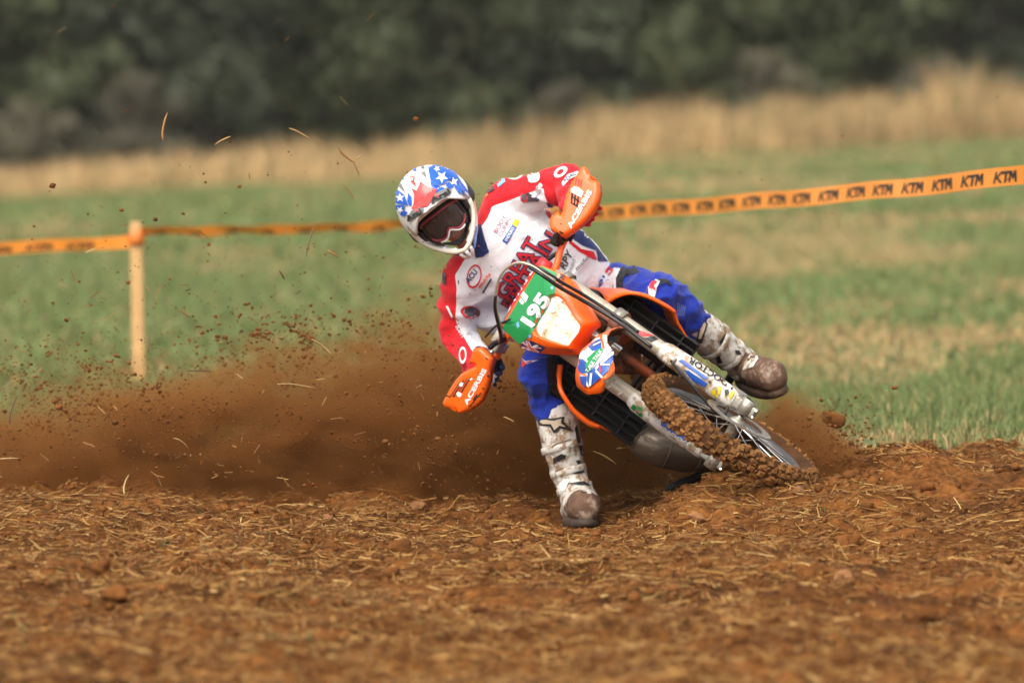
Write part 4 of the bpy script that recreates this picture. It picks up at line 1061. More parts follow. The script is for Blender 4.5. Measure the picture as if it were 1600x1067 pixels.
addto(acc, sphere(J['chest'] + fwd * .02, 1, (lat * .205, fwd * .135, trunk * .20), 24)); addto(acc, sphere(J['belly'] + fwd * .015, 1, (lat * .205, fwd * .13, trunk * .19), 24))
addto(acc, sphere(P(905, 462, .97), 1, (lat * .165, fwd * .13, trunk * .11), 24))
addto(acc, sphere(P(772, 500, .84), 1, (lat * .055, fwd * .07, trunk * .13), 16))
limb(acc, J['neck'] - trunk * .02, J['neck'] + trunk * .015, .075, .062)
for s in 'LR':
    limb(acc, J['neck'] - trunk * .05, J['sh' + s], .098, .086); limb(acc, J['sh' + s], J['el' + s], .076, .061, steps=10); limb(acc, J['el' + s], J['wr' + s], .060, .040)
limb(acc, J['shL'], J['chest'] + lat * .12, .08, .10); limb(acc, J['shR'], J['chest'] - lat * .12, .08, .10)
V, Nn, F = remesh(acc, .0085, 7)
# drape: folds that run across sleeves and diagonally over the front
q = V - np.array(J['chest']); ca = q @ np.array(trunk); cl = q @ np.array(lat)
fold = fnoise(np.stack([ca * 9 + cl * 5, cl * 7 - ca * 3, q @ np.array(fwd) * 6], 1), 1.0, 1) * .020
rid = 1 - np.abs(fnoise(np.stack([ca * 13 + cl * 9, cl * 5, q @ np.array(fwd) * 5], 1), 1.0, 2)) * 2.2
fold = fold + .014 * np.clip(rid, 0, 1) ** 3
for s in 'LR':
    for a, b_ in (('sh', 'el'), ('el', 'wr')):
        A, B = np.array(J[a + s]), np.array(J[b_ + s]); d = B - A; L = np.linalg.norm(d); d /= L
        t = (V - A) @ d; rad = np.linalg.norm(V - A - np.outer(t, d), axis=1); wgt = ((t > -.03) & (t < L + .03) & (rad < .11)) * 1.0
        fold += wgt * .006 * np.sin(t * 70 + 3.0 * fnoise(V, 9, 5) * 6) * (0.5 + fnoise(V, 12, 6))
V = V + Nn * fold[:, None]
Fj = np.array([f for f in F if len(f) == 4]); fc = V[Fj].mean(1)
def seg_off(p, A, B):
    A, B = np.array(A), np.array(B); d = B - A; t = np.clip(((p - A) @ d) / (d @ d), 0, 1); o = p - A - t[:, None] * d; return o, t, np.linalg.norm(o, axis=1)
sc_ = np.full(len(V), -1.0)
for a, b_, dirv, th, rmax in (('neck', 'shL', (-.45, 0, .9), .50, .13), ('shL', 'elL', (-.40, 0, .92), .16, .125), ('elL', 'wrL', (.1, 0, 1), -2, .10), ('neck', 'shR', (-.95, 0, .1), .35, .13), ('shR', 'elR', (-.97, -.1, -.1), .32, .125), ('elR', 'wrR', (-.9, -.1, -.35), .0, .10)):
    o, t, r = seg_off(V, J[a], J[b_]); dv = np.array(dirv) / np.linalg.norm(dirv)
    sc_ = np.maximum(sc_, np.minimum((o @ dv) / np.maximum(r, 1e-6) - th, (rmax - r) * 12))
m, nt, b = newmat('jersey_cloth'); j_main = j_white.copy(); nt = j_main.node_tree; b = nt.nodes['Principled BSDF']; src = b.inputs['Base Color'].links[0].from_socket
at = N(nt, 'ShaderNodeAttribute', attribute_name='red'); rp = ramp(nt, [(0.0, (0, 0, 0)), (0.5, (1, 1, 1))], 'CONSTANT'); nt.links.new(at.outputs['Fac'], rp.inputs[0])
nt.links.new(mixc(nt, rp.outputs[0], src, (0.66, 0.014, 0.022)), b.inputs['Base Color'])
jersey = fast('jersey', V, Fj, j_main, person, True, attrs={'red': .5 + sc_ * .5})
jersey['label'] = 'white motocross jersey with red sleeves and national lettering'
zj = Z(680, 240, 3.557)
JT = [jersey]
def jd(name, mat, *pts, lift=.0025): return decal(name, [zj(*pts)], mat, JT, jersey, lift, 4.0)
# brown-yellow shoulder patches and the dark ones beside
gold = paint('gold_patch', (0.50, 0.26, 0.05), 0.6, var=.5); dkp = paint('dark_patch', (0.07, 0.065, 0.08), 0.6)
for pts, mt in ((((208, 232), (270, 200), (298, 232), (250, 270), (222, 262)), gold), (((272, 195), (322, 155), (332, 200), (296, 222)), dkp), (((335, 150), (380, 125), (390, 160), (352, 190)), cyan), (((214, 258), (246, 262), (250, 292), (228, 290)), paint('maroon_patch', (.25, .02, .04), .6)),
                (((30, 605), (60, 600), (68, 640), (40, 650)), gold), (((36, 670), (60, 665), (58, 735), (40, 720)), dkp)):
    jd('shoulder_patch', mt, *pts, lift=.005)
# sleeve marks
def ringmark(cx, cy, rx, ry, ang, mat, name='sleeve_badge', lift=.005, hole=.68):
    out = []; n = 18
    c, s = math.cos(ang), math.sin(ang)
    for i in range(n):
        q = []
        for k, (t, rr) in enumerate(((i, 1), (i + 1, 1), (i + 1, hole), (i, hole))):
            a = 2 * math.pi * t / n; x, y = math.cos(a) * rx * rr, math.sin(a) * ry * rr; q.append(zj((cx + x * c - y * s, cy + x * s + y * c))[0])
        out.append(q)
    return decal(name, out, mat, JT, jersey, lift, 5.0)
ringmark(443, 128, 42, 20, -.15, white); ringmark(550, 130, 34, 34, .3, white, hole=.55); ringmark(698, 105, 42, 24, -.6, white, hole=.5)
jd('sleeve_badge', white, (530, 105), (548, 120), (580, 98), (575, 140), (548, 150), (540, 165), (520, 155), (535, 140), lift=.006)
jd('sleeve_badge', white, (705, 165), (735, 120), (790, 100), (800, 118), (750, 145), (712, 185), lift=.005); tdecal('ADAC', zj((722, 165))[0], zj((785, 118))[0], 6, navy, JT, jersey, .02, lift=.007)
tdecal('MAXXIS', zj((545, 235))[0], zj((595, 170))[0], 4, white, JT, jersey, .02, lift=.005)
jd('sleeve_badge', dkp, (475, 225), (520, 218), (580, 255), (575, 265), (500, 268), (478, 250), lift=.005)
ringmark(495, 245, 22, 26, 0, red, hole=.6)
jd('sleeve_badge', p_white, (535, 240), (590, 165), (598, 182), (555, 245), lift=.006)
ringmark(195, 880, 55, 36, .15, red, hole=.72); jd('sleeve_badge', dkp, (165, 860), (200, 845), (238, 868), (240, 900), (190, 905), (160, 885), lift=.006); jd('sleeve_badge', p_white, (192, 905), (206, 905), (186, 1005), (170, 1003), lift=.005)
tdecal('SCOTT', zj((110, 960))[0], zj((150, 1030))[0], 8, white, JT, jersey, .03, lift=.005)
jd('sleeve_badge', white, (60, 850), (72, 845), (100, 905), (92, 910), lift=.005)
ringmark(155, 1120, 20, 46, 0, white, hole=.7)
# front
jd('collar', j_navy, (240, 395), (255, 395), (272, 460), (300, 548), (262, 575), (225, 580), (215, 520))
jd('side_panel', j_red, (600, 285), (612, 270), (640, 330), (690, 385), (660, 390), (618, 340)); jd('side_panel', j_navy, (615, 268), (665, 300), (700, 350), (690, 385), (645, 335))
jd('side_panel', j_red, (735, 448), (760, 490), (810, 530), (880, 545), (900, 590), (880, 590), (800, 545), (745, 500)); jd('side_panel', j_navy, (745, 445), (780, 410), (830, 440), (900, 520), (960, 600), (905, 600), (895, 540), (815, 510), (770, 480))
tdecal('BODY', zj((345, 447))[0], zj((398, 350))[0], 7.0, paint('maroon_print', (.30, .03, .09), .6), JT, jersey, .0, lift=.004); tdecal('CLINIC', zj((368, 465))[0], zj((422, 362))[0], 6.4, paint('maroon_print', (.30, .03, .09), .6), JT, jersey, .0, lift=.004)
jd('sponsor_patch', blue, (372, 485), (430, 395), (452, 412), (398, 503), lift=.003); jd('sponsor_patch', yellow, (425, 395), (445, 362), (468, 378), (450, 412), lift=.003); tdecal('ENDURO', zj((398, 490))[0], zj((442, 418))[0], 4.6, white, JT, jersey, .02, lift=.005)
for (s, a, b_, h) in (('GREAT', (398, 822), (590, 500), 26), ('BRITAIN', (436, 880), (690, 470), 25)):
    tdecal(s, zj(a)[0], zj(b_)[0], h, navy, JT, jersey, .062, lift=.004); 
    A, B = np.array(zj(a)[0]), np.array(zj(b_)[0]); e = (B - A) / np.linalg.norm(B - A); up = np.array([e[1], -e[0]])
    tdecal(s, A + e * 1.5 + up * 1.6, B - e * 1.5 + up * 1.6, h - 3.2, red, JT, jersey, .012, lift=.0065)
ringmark(216, 682, 40, 68, .25, red, hole=.82); tdecal('ACU', zj((188, 725))[0], zj((238, 660))[0], 9, navy, JT, jersey, .03, lift=.005)
tdecal('makita', zj((250, 748))[0], zj((312, 670))[0], 6, orange, JT, jersey, .02, lift=.004); jd('sponsor_patch', dkp, (258, 770), (310, 690), (316, 698), (266, 778), lift=.004)
tdecal('RPY', zj((722, 650))[0], zj((770, 545))[0], 12, black_m, JT, jersey, .02, lift=.004, shear=.3); tdecal('TALENT', zj((752, 665))[0], zj((782, 590))[0], 5, black_m, JT, jersey, .0, lift=.004); tdecal('mefo', zj((790, 650))[0], zj((855, 580))[0], 6, dkp, JT, jersey, .0, lift=.004)

# --- trousers
acc = ([], [])
addto(acc, sphere(J['pelvis'], 1, (lat * .175, fwd * .13, trunk * .13), 20))
limb(acc, J['pelvis'] + lat * .05, J['hipL'], .115, .10); limb(acc, J['hipL'], J['knL'], .103, .086, steps=10); limb(acc, J['knL'], P(1082, 505, .70), .084, .066)
limb(acc, J['pelvis'] - lat * .05, J['hipR'], .115, .10); limb(acc, J['hipR'], J['knR'], .103, .090, steps=10); limb(acc, J['knR'], P(866, 645, .54), .086, .068)
addto(acc, sphere(P(1036, 462, .56), .072)); addto(acc, sphere(P(846, 590, .50), .07))
V, Nn, F = remesh(acc, .009, 6)
fold = fnoise(V, (12, 12, 12), 11) * .020 + .013 * np.clip(1 - np.abs(fnoise(V, (20, 9, 26), 12)) * 3.2, 0, 1) ** 2
V = V + Nn * fold[:, None]
trous = fast('trousers', V, np.array([f for f in F if len(f) == 4]), p_blue, person, True); trous['label'] = 'royal blue riding trousers with black knee panels'
zp = Z(860, 400, 4.0)
def pd(name, mat, *pts, lift=.0025): return decal(name, [zp(*pts)], mat, [trous], trous, lift, 4.0)
pd('trouser_panel', p_white, (335, 105), (400, 75), (450, 80), (420, 130), (412, 190), (415, 270), (350, 300), (300, 260), (310, 190))
pd('trouser_panel', p_black, (440, 75), (500, 50), (560, 65), (580, 95), (475, 95), (462, 130), (440, 240), (412, 250), (412, 140), lift=.004)
pd('trouser_panel', p_black, (220, 95), (290, 25), (340, 45), (330, 90), (250, 115), lift=.003); pd('trouser_panel', p_black, (218, 160), (245, 195), (240, 225), (212, 210), lift=.003)
pd('trouser_panel', p_white, (450, 65), (510, 50), (520, 62), (460, 80), lift=.005)
pd('knee_panel', p_black, (590, 110), (670, 120), (740, 150), (760, 190), (720, 170), (680, 180), (640, 120), (605, 140), lift=.003)
pd('knee_star', p_white, (600, 140), (630, 118), (650, 145), (685, 160), (665, 195), (652, 260), (620, 250), (612, 185), lift=.005); pd('knee_star', red, (615, 150), (632, 130), (642, 152), (675, 165), (652, 185), (655, 215), (635, 205), (620, 205), (628, 180), lift=.007)
for q in range(5): pd('ribbed_panel', p_light, (790 + 12 * q, 290 + 6 * q), (798 + 12 * q, 290 + 6 * q), (796 + 10 * q, 375), (788 + 10 * q, 375), lift=.003)
tdecal('PSI', zp((300, 240))[0], zp((345, 130))[0], 11, p_blue, [trous], trous, .01, lift=.005); tdecal('S', zp((372, 125))[0], zp((400, 85))[0], 10, red, [trous], trous, .03, lift=.005)
zk = Z(680, 480, 2.964)
def kd(name, mat, *pts, lift=.0025): return decal(name, [zk(*pts)], mat, [trous], trous, lift, 4.0)
kd('knee_star', p_white, (392, 262), (405, 232), (420, 250), (480, 245), (430, 262), (410, 290)); kd('knee_star', red, (395, 262), (405, 240), (416, 254), (450, 250), (425, 262), (408, 282), lift=.0045)
kd('trouser_panel', p_black, (515, 215), (600, 200), (600, 440), (530, 405), (520, 330))

# --- boots
boot_w = paint('muddy_white_boot', (0.66, 0.62, 0.55), 0.5, mud=.50, mudscale=20, mudcol=(0.25, 0.155, 0.085)); boot_m = paint('mud_caked_boot', (0.34, 0.24, 0.17), 0.42, mud=.72, mudscale=15, mudcol=(0.115, 0.058, 0.032))
sole_m = paint('boot_sole', (0.045, 0.028, 0.018), 0.8, mud=.5, mudscale=18, mudcol=(.09, .045, .022)); boot_k = paint('black_boot_trim', (0.02, 0.019, 0.019), 0.5, mud=.22, mudscale=40)
def boot(label, leg, foot, sole_dn, mats, strap_t):
    """leg: list of (point, radius) from cuff to ankle; foot: heel, ball, toe points with radii; sole_dn: unit vector to the sole"""
    acc = ([], [])
    for (p0, r0), (p1, r1) in zip(leg, leg[1:]): limb(acc, p0, p1, r0, r1)
    for (p0, r0), (p1, r1) in zip(foot, foot[1:]): limb(acc, p0, p1, r0, r1)
    V, Nn, F = remesh(acc, .0075, 4)
    V = V + Nn * (fnoise(V, 26, 21) * .009 + fnoise(V, 60, 22) * .004)[:, None]
    Fb_ = np.array([f for f in F if len(f) == 4]); fc = V[Fb_].mean(1); ax_ = np.array(foot[-1][0] - leg[0][0]); tt = (fc - np.array(leg[0][0])) @ ax_ / (ax_ @ ax_) + .30 * fnoise(fc, 14, 31) + .25 * fnoise(fc, 40, 32)
    b_ = fast('boot', V, Fb_, [boot_w, boot_m], person, True); b_['label'] = label
    b_.data.polygons.foreach_set('material_index', (tt > mats[1]).astype(np.int32))
    d = (leg[-1][0] - leg[0][0]).normalized()
    for t in strap_t:
        q = t * (len(leg) - 1); i = min(int(q), len(leg) - 2); u = q - i; p = leg[i][0].lerp(leg[i + 1][0], u); r = leg[i][1] + (leg[i + 1][1] - leg[i][1]) * u
        V, F = lathe([(r * 1.03, -.013), (r * 1.075, -.011), (r * 1.075, .011), (r * 1.03, .013)], frame(p, d.orthogonal().normalized(), d.cross(d.orthogonal()).normalized(), d), 28); st = mobj('buckle_strap', V, F, mats[0], b_, True)
    # sole: slab under the foot
    ax = (foot[-1][0] - foot[0][0]).normalized(); sdn = (sole_dn - ax * sole_dn.dot(ax)).normalized(); sd2 = ax.cross(sdn)
    n = 24; L = (foot[-1][0] - foot[0][0]).length
    rings = []
    for h, sc in ((.012, .96), (.0, 1.03), (-.012, 1.02), (-.022, .95)):
        ring = []
        for j in range(n):
            a = 2 * math.pi * j / n; x = .5 + (.5 + .16) * math.cos(a); k = min(max(x, 0), 1); w = (foot[0][1] * (1 - k) + foot[-1][1] * k) * 1.05 * math.copysign(abs(math.sin(a)) ** .75, math.sin(a))
            base = foot[0][0] + ax * (L * (.5 + (x - .5) * sc)); rr = foot[0][1] * (1 - k) + foot[-1][1] * k
            ring.append(base + sdn * (rr * .80 - h) + sd2 * w * sc)
        rings.append(ring)
    V, F = loft(rings); mobj('sole', V, F, sole_m, b_, True)
    return b_
LB = boot('mud caked white boot on the upper foot peg', [(P(1083, 508, .70), .070), (P(1105, 524, .75), .073), (P(1130, 545, .81), .064), (P(1152, 562, .86), .057), (P(1166, 574, .86), .060)],
          [(P(1158, 578, .93), .048), (P(1180, 580, .80), .058), (P(1199, 586, .70), .064), (P(1206, 590, .665), .060)], Vector((.35, .1, -.95)), (boot_w, .60), (.35, .62, .9))
RB = boot('dirty white boot planted on the soil', [(P(870, 652, .53), .075), (P(876, 690, .53), .074), (P(886, 730, .54), .064), (P(896, 758, .53), .061), (P(903, 777, .50), .066)],
          [(P(897, 793, .58), .050), (P(906, 787, .44), .060), (P(911, 790, .30), .064), (P(914, 794, .24), .060)], Vector((0, 0, -1)), (boot_w, .80), (.30, .55, .82))
kd2 = lambda name, mat, ob, z, *pts, lift=.003: decal(name, [z(*pts)], mat, [ob], ob, lift, 4.0)
kd2('boot_star', boot_k, RB, zk, (475, 530), (490, 510), (545, 515), (598, 505), (595, 530), (640, 575), (580, 560), (550, 585), (530, 550), (485, 548))
kd2('boot_star', paint('cream_star', (.55, .45, .32), .6, mud=.2), RB, zk, (485, 530), (495, 520), (550, 525), (585, 515), (580, 535), (605, 555), (575, 548), (552, 568), (538, 540), (500, 540), lift=.005)
for pts in (((545, 700), (585, 678), (608, 685), (600, 700), (560, 715), (550, 728)), ((650, 710), (668, 705), (690, 765), (640, 770), (640, 760), (672, 752)), ((655, 540), (668, 600), (690, 700), (680, 705), (655, 620), (645, 560)), ((625, 860), (655, 830), (700, 845), (690, 858), (650, 850)), ((612, 815), (690, 805), (720, 825), (655, 822)), ((475, 575), (495, 590), (500, 625), (485, 618))):
    kd2('boot_trim', boot_k, RB, zk, *pts)
for pts in (((552, 840), (600, 790), (612, 800), (575, 865), (556, 868)), ((610, 790), (625, 800), (600, 850), (590, 845))): kd2('buckle', paint('buckle_white', (.78, .75, .70), .4), RB, zk, *pts, lift=.006)
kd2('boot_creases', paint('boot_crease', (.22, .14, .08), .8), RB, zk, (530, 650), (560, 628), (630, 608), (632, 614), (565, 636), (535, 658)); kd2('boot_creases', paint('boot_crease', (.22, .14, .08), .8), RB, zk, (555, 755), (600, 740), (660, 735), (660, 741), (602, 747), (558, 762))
zb = Z(1040, 450, 5.614)
kd2('boot_star', boot_k, LB, zb, (270, 240), (310, 255), (305, 190), (330, 260), (370, 315), (345, 390), (320, 480), (275, 490), (260, 460), (290, 370), (300, 290))
kd2('boot_star', paint('cream_star2', (.50, .38, .26), .6), LB, zb, (300, 290), (330, 290), (352, 322), (330, 390), (310, 440), (285, 440), (300, 370), lift=.005)
for pts in (((470, 470), (520, 400), (545, 430), (510, 500), (480, 505)), ((605, 545), (640, 545), (665, 575), (640, 590), (612, 575)), ((440, 600), (470, 590), (500, 650), (455, 665))): kd2('boot_trim', boot_k, LB, zb, *pts)
kd2('boot_panel', whitep, LB, zb, (130, 320), (180, 240), (215, 130), (270, 170), (330, 260), (300, 250), (270, 240), (285, 320), (160, 360)); kd2('boot_panel', whitep, LB, zb, (620, 470), (690, 490), (680, 530), (625, 510), lift=.006)
kd2('boot_panel', whitep, LB, zb, (420, 350), (520, 400), (465, 470), (380, 440)); kd2('boot_panel', p_black, LB, zb, (110, 280), (160, 215), (195, 110), (225, 140), (215, 220), (140, 305), lift=.006)
kd2('boot_panel', whitep, LB, zb, (750, 570), (850, 585), (800, 640), (770, 690), (680, 720), (690, 660))

# --- gloves: palm, four curled fingers and a thumb closed round each grip
gl_w = cloth('white_glove', (0.66, 0.64, 0.67), fold=.2); gl_r = cloth('red_glove', (0.55, 0.02, 0.03), fold=.2); gl_n = cloth('navy_glove', (0.02, 0.03, 0.10), fold=.2)
for s, sd_ in (('L', 1), ('R', -1)):
    g0, g1 = grip_axis(sd_); d = (g1 - g0).normalized(); back = (J['wr' + s] - (g0 + g1) * .5); back = (back - d * back.dot(d)).normalized(); e2 = d.cross(back)
    if e2.dot(s_) < 0: e2 = -e2
    acc = ([], []); c = g0.lerp(g1, .5)
    pr = [c + back * .030 + e2 * .010 + d * t for t in (-.036, -.012, .012, .036)]
    for p in pr: addto(acc, sphere(p, .022)); limb(acc, p, p + back * .055 + e2 * .006, .020, .022, 10, 4)
    limb(acc, pr[0] + back * .04, pr[3] + back * .04, .022, .022, 10)
    limb(acc, c + back * .07, J['wr' + s], .036, .034)
    for i, (t, ln, rr) in enumerate(((-.036, 4.0, .0105), (-.012, 4.3, .011), (.012, 4.1, .0105), (.036, 3.6, .0095))):
        R_ = .029; prev = None
        for q in range(8):
            an = .5 - ln * q / 7 * 1.0; p = c + d * t + (back * math.cos(an + .3) + e2 * math.sin(an + .9)) * R_
            if prev is not None: limb(acc, prev, p, rr * (1.05 - .03 * q), rr * (1.02 - .03 * q), 8, 2)
            prev = p
    limb(acc, pr[0] + back * .03, c - d * .052 + back * .012 - e2 * .018, .014, .012, 8, 3); limb(acc, c - d * .052 + back * .012 - e2 * .018, c - d * .040 - back * .020 - e2 * .022, .012, .0095, 8, 3)
    V, Nn, F = remesh(acc, .0042, 2)
    g = fast('glove', V, np.array([f for f in F if len(f) == 4]), gl_r if s == 'L' else gl_n, person, True); g['label'] = 'glove gripping the handlebar, ' + ('raised left hand' if s == 'L' else 'lowered right hand')
    A, B = J['el' + s].lerp(J['wr' + s], .93), J['el' + s].lerp(J['wr' + s], 1.12)
    V, F = tube_pts([A, A.lerp(B, .3), A.lerp(B, .8), B], [.043, .046, .044, .040], 18); mobj('cuff', V, F, gl_w, g, True)

# --- helmet
h_white = paint('helmet_white', (0.80, 0.79, 0.77), 0.22, var=.04, mud=.05, mudscale=60); h_cream = paint('helmet_cream', (0.66, 0.60, 0.48), 0.4, mud=.15, mudscale=40, mudcol=(.35, .25, .14))
h_blue = paint('helmet_blue', (0.020, 0.115, 0.56), 0.2, var=.06); h_red = paint('helmet_red', (0.78, 0.055, 0.05), 0.25, var=.06); h_black = paint('helmet_black', (0.015, 0.014, 0.015), 0.6); h_grey = paint('vent_grey', (0.20, 0.195, 0.185), 0.5); h_navy = paint('helmet_navy', (0.015, 0.03, 0.16), 0.25)
nu, nv = 64, 44
def hsurf(az, el, k=1.0):
    """helmet shell: az 0 at the face, el from -1 (rim) to 1 (crown)"""
    ce, se = math.cos(el), math.sin(el); ca, sa = math.cos(az), math.sin(az)
    x, y, z = .132 * ce * sa, .150 * ce * ca, .150 * se
    low = max(0, min(1, (-el - .12) / .75)); front = max(0, ca) ** 1.2
    y += low ** .9 * front ** 1.6 * .125 * ce; z -= low * front * .018; x *= 1 - .40 * low * front ** 1.5 * (1 - abs(sa) * .3)
    if el < 0: z *= 1.12
    x *= 1 - .05 * max(0, -el)
    k *= 1.05
    return Vector((x * k, y * k, z * k))
EL0 = -.98
def port(az, el):
    """eye port opening"""
    a = abs(az)
    if a > 1.02: return False
    lo = -.60 + .16 * a ** 2 - .03; hi = .42 - .18 * a ** 2
    return lo < el < hi
V, F = [], []
for i in range(nv + 1):
    el = EL0 + (math.pi / 2 - EL0) * i / nv
    for j in range(nu): V.append(MHd @ hsurf(2 * math.pi * j / nu - math.pi, el))
for i in range(nv):
    el = EL0 + (math.pi / 2 - EL0) * (i + .5) / nv
    for j in range(nu):
        az = 2 * math.pi * (j + .5) / nu - math.pi
        if not port(az, el): F.append((i * nu + j, i * nu + (j + 1) % nu, (i + 1) * nu + (j + 1) % nu, (i + 1) * nu + j))
helm = mobj('helmet', V, F, h_white, person, True); helm['label'] = 'white helmet with blue and red star pattern'
md = helm.modifiers.new('s', 'SOLIDIFY'); md.thickness = .016; md.offset = -1
# padded rim of the port
rim = []
n = 48
for i in range(n):
    t = 2 * math.pi * i / n; az = 1.04 * math.copysign(abs(math.cos(t)) ** .6, math.cos(t)); a = abs(az); lo = -.63 + .16 * a ** 2; hi = .42 - .18 * a ** 2
    el = (lo + hi) / 2 + (hi - lo) / 2 * math.copysign(abs(math.sin(t)) ** .6, math.sin(t)); rim.append(MHd @ (hsurf(az, el) * 1.0))
V, F = tube_pts(rim + [rim[0]], [.0085] * (n + 1), 8); mobj('port_rim', V, F, h_cream, helm, True)
V, F = [], []
for i in range(15):
    el = -.75 + 1.35 * i / 14
    for j in range(25): V.append(MHd @ (hsurf(-1.25 + 2.5 * j / 24, el) * .80))
for i in range(14):
    for j in range(24):
        el = -.75 + 1.35 * (i + .5) / 14; az = -1.25 + 2.5 * (j + .5) / 24
        if not (-.55 < el < .15 and abs(az) < .60): F.append((i * 25 + j, i * 25 + j + 1, (i + 1) * 25 + j + 1, (i + 1) * 25 + j))
mobj('helmet_lining', V, F, h_black, helm, True)
# goggles
m, nt, b = newmat('goggle_lens'); b.inputs['Base Color'].default_value = (0.13, 0.095, 0.088, 1); b.inputs['Roughness'].default_value = .06; b.inputs['Transmission Weight'].default_value = .5; b.inputs['IOR'].default_value = 1.30; b.inputs['Specular IOR Level'].default_value = .8
lensg = m
def gsurf(u, v, off):
    """u -1..1 across, v -1..1 up"""
    az = u * .78; el = -.105 + v * .345 - (.10 * (1 - abs(u)) ** 2 * (v < 0) * -v * -1.0)
    notch = math.exp(-(u / .20) ** 2) * .13 * max(0, -v)
    p = Vector(((.112 + off) * math.sin(az), (.131 + off) * math.cos(az) + .008, .145 * (el + notch) * 1.15)); return MHd @ p
def gring(k, off, n=48):
    out = []
    for i in range(n):
        t = 2 * math.pi * i / n; c, s = math.cos(t), math.sin(t); out.append(gsurf(k * math.copysign(abs(c) ** .55, c), k * math.copysign(abs(s) ** .6, s), off))
    return out
V, F = loft([gring(1.08, -.028), gring(1.10, -.004), gring(1.06, .005), gring(.93, .006), gring(.90, -.001)], cap=False); gog = mobj('goggles', V, F, h_black, person, True)
V, F = loft([gring(.92, .001), gring(.8, .003), gring(.5, .004), gring(.2, .005)], cap=False); F.append(tuple(range(3 * 48, 4 * 48))); mobj('lens', V, F, lensg, gog, True)
gt = paint('goggle_trim', (.30, .03, .04), .35)
lo_ = [gsurf(.86 * math.cos(t), .93 * -abs(math.sin(t)) ** .6, .010) for t in np.linspace(.25, math.pi - .25, 24)]; tube('goggle_trim', lo_, .0042, gt, gog); tube('goggle_trim', [p - hup * .008 + hfw * .001 for p in lo_[5:19]], .0035, white, gog)
tube('goggle_trim', [gsurf(1.0 * math.cos(t), .95 * abs(math.sin(t)) ** .5, .008) for t in np.linspace(.3, math.pi - .3, 20)], .0045, gt, gog)
for s in (1, -1):
    rr = []
    for i in range(10):
        az = s * (.82 + .95 * i / 9); c = hsurf(az, -.16 + .05 * i / 9) * (.92 + .10 * min(1, i / 4)); rr.append([MHd @ (c + Vector((0, 0, h))) for h in (-.020, -.007, .007, .020)])
    V, F = loft(rr, closed=False); sp_ = mobj('goggle_strap', V, F, h_black, gog, True); md = sp_.modifiers.new('s', 'SOLIDIFY'); md.thickness = .003
# chin vent
cv = [hsurf(0, e) for e in (-.70, -.85)]
for s in (1, -1):
    pts = [MHd @ (hsurf(a * s, e) * 1.004) for a, e in ((.12, -.70), (.55, -.66), (.42, -.86), (.12, -.92))]
    V, F = loft([pts, [p + hfw * .004 for p in pts]]); mobj('chin_vent', V, F, h_black, helm)
for e0, e1 in ((.0, .0), (.28, .22), (-.28, -.22)): tube('chin_rib', [MHd @ (hsurf(e0, -.66) * 1.012), MHd @ (hsurf((e0 + e1) / 2, -.80) * 1.02), MHd @ (hsurf(e1 * .5, -.95) * 1.008)], .0075, h_white, helm, 8)
# peak: curved plate from the brow forwards with side fins
V, F = [], []; nu2, nv2 = 25, 12
for i in range(nv2 + 1):
    v = i / nv2
    for j in range(nu2):
        u = -1 + 2 * j / (nu2 - 1)
        az = u * (1.18 - .10 * v); b0 = hsurf(az, .62 - .18 * abs(u) ** 2); hw = .128
        px_ = u * (hw - .010 * v - .006 * v * v); py_ = b0.y * 1.0 + v * (.080 - .040 * u * u) + .012; pz = b0.z + .018 + .004 - v * (.012 + .020 * u * u) - .055 * abs(u) ** 3
        px_ = px_ * v ** .35 + b0.x * 1.02 * (1 - v ** .35)
        wob = .006 * math.sin(abs(u) * 9) * v
        V.append(HD(px_, py_ + wob, pz))
for i in range(nv2):
    for j in range(nu2 - 1): F.append((i * nu2 + j, (i + 1) * nu2 + j, (i + 1) * nu2 + j + 1, i * nu2 + j + 1))
peak = mobj('helmet_peak', V, F, h_white, helm, True); md = peak.modifiers.new('s', 'SOLIDIFY'); md.thickness = .006; md.offset = -1
# helmet graphics
zh = Z(590, 230, 5.615)
HT = [helm, peak]
def hd(mat, *pts, lift=.0065, name='helmet_print'): return decal(name, [zh(*pts)], mat, HT, helm, lift, 2.0, jump=.035)
hd(h_blue, (445, 190), (500, 162), (570, 160), (640, 195), (690, 245), (725, 305), (700, 300), (650, 262), (600, 232), (575, 240), (612, 292), (590, 322), (540, 300), (520, 345), (495, 340), (465, 300), (455, 250))
hd(h_blue, (640, 250), (700, 300), (735, 370), (735, 420), (700, 400), (668, 345), (640, 300))
hd(h_white, (655, 268), (668, 290), (700, 292), (680, 312), (692, 345), (664, 325), (640, 338), (650, 305), lift=.007)
hd(h_blue, (598, 325), (622, 308), (664, 345), (640, 372), (600, 352)); hd(h_blue, (300, 163), (358, 163), (335, 217), (294, 206)); hd(h_blue, (214, 222), (242, 240), (235, 292), (195, 286))
hd(h_blue, (160, 368), (190, 432), (186, 378), (240, 420), (262, 480), (276, 512), (150, 490), (132, 462), (136, 420)); hd(h_blue, (150, 506), (240, 512), (240, 560), (272, 570), (250, 602), (215, 602), (190, 560), (165, 540))
hd(h_blue, (700, 272), (760, 350), (796, 412), (790, 462), (760, 432), (738, 382), (722, 330))
hd(h_blue, (835, 700), (866, 690), (862, 800), (846, 905), (830, 880), (836, 780)); hd(h_navy, (500, 912), (600, 940), (745, 995), (700, 1000), (560, 955)); hd(h_navy, (165, 600), (180, 612), (255, 735), (250, 752), (175, 655))
hd(h_red, (300, 362), (345, 385), (418, 492), (380, 308), (440, 350), (522, 380), (500, 430), (470, 482), (440, 522), (330, 545), (300, 548), (320, 500), (325, 420)); hd(paint('helmet_pink', (.80, .30, .26), .25), (330, 132), (410, 114), (492, 136), (420, 146))
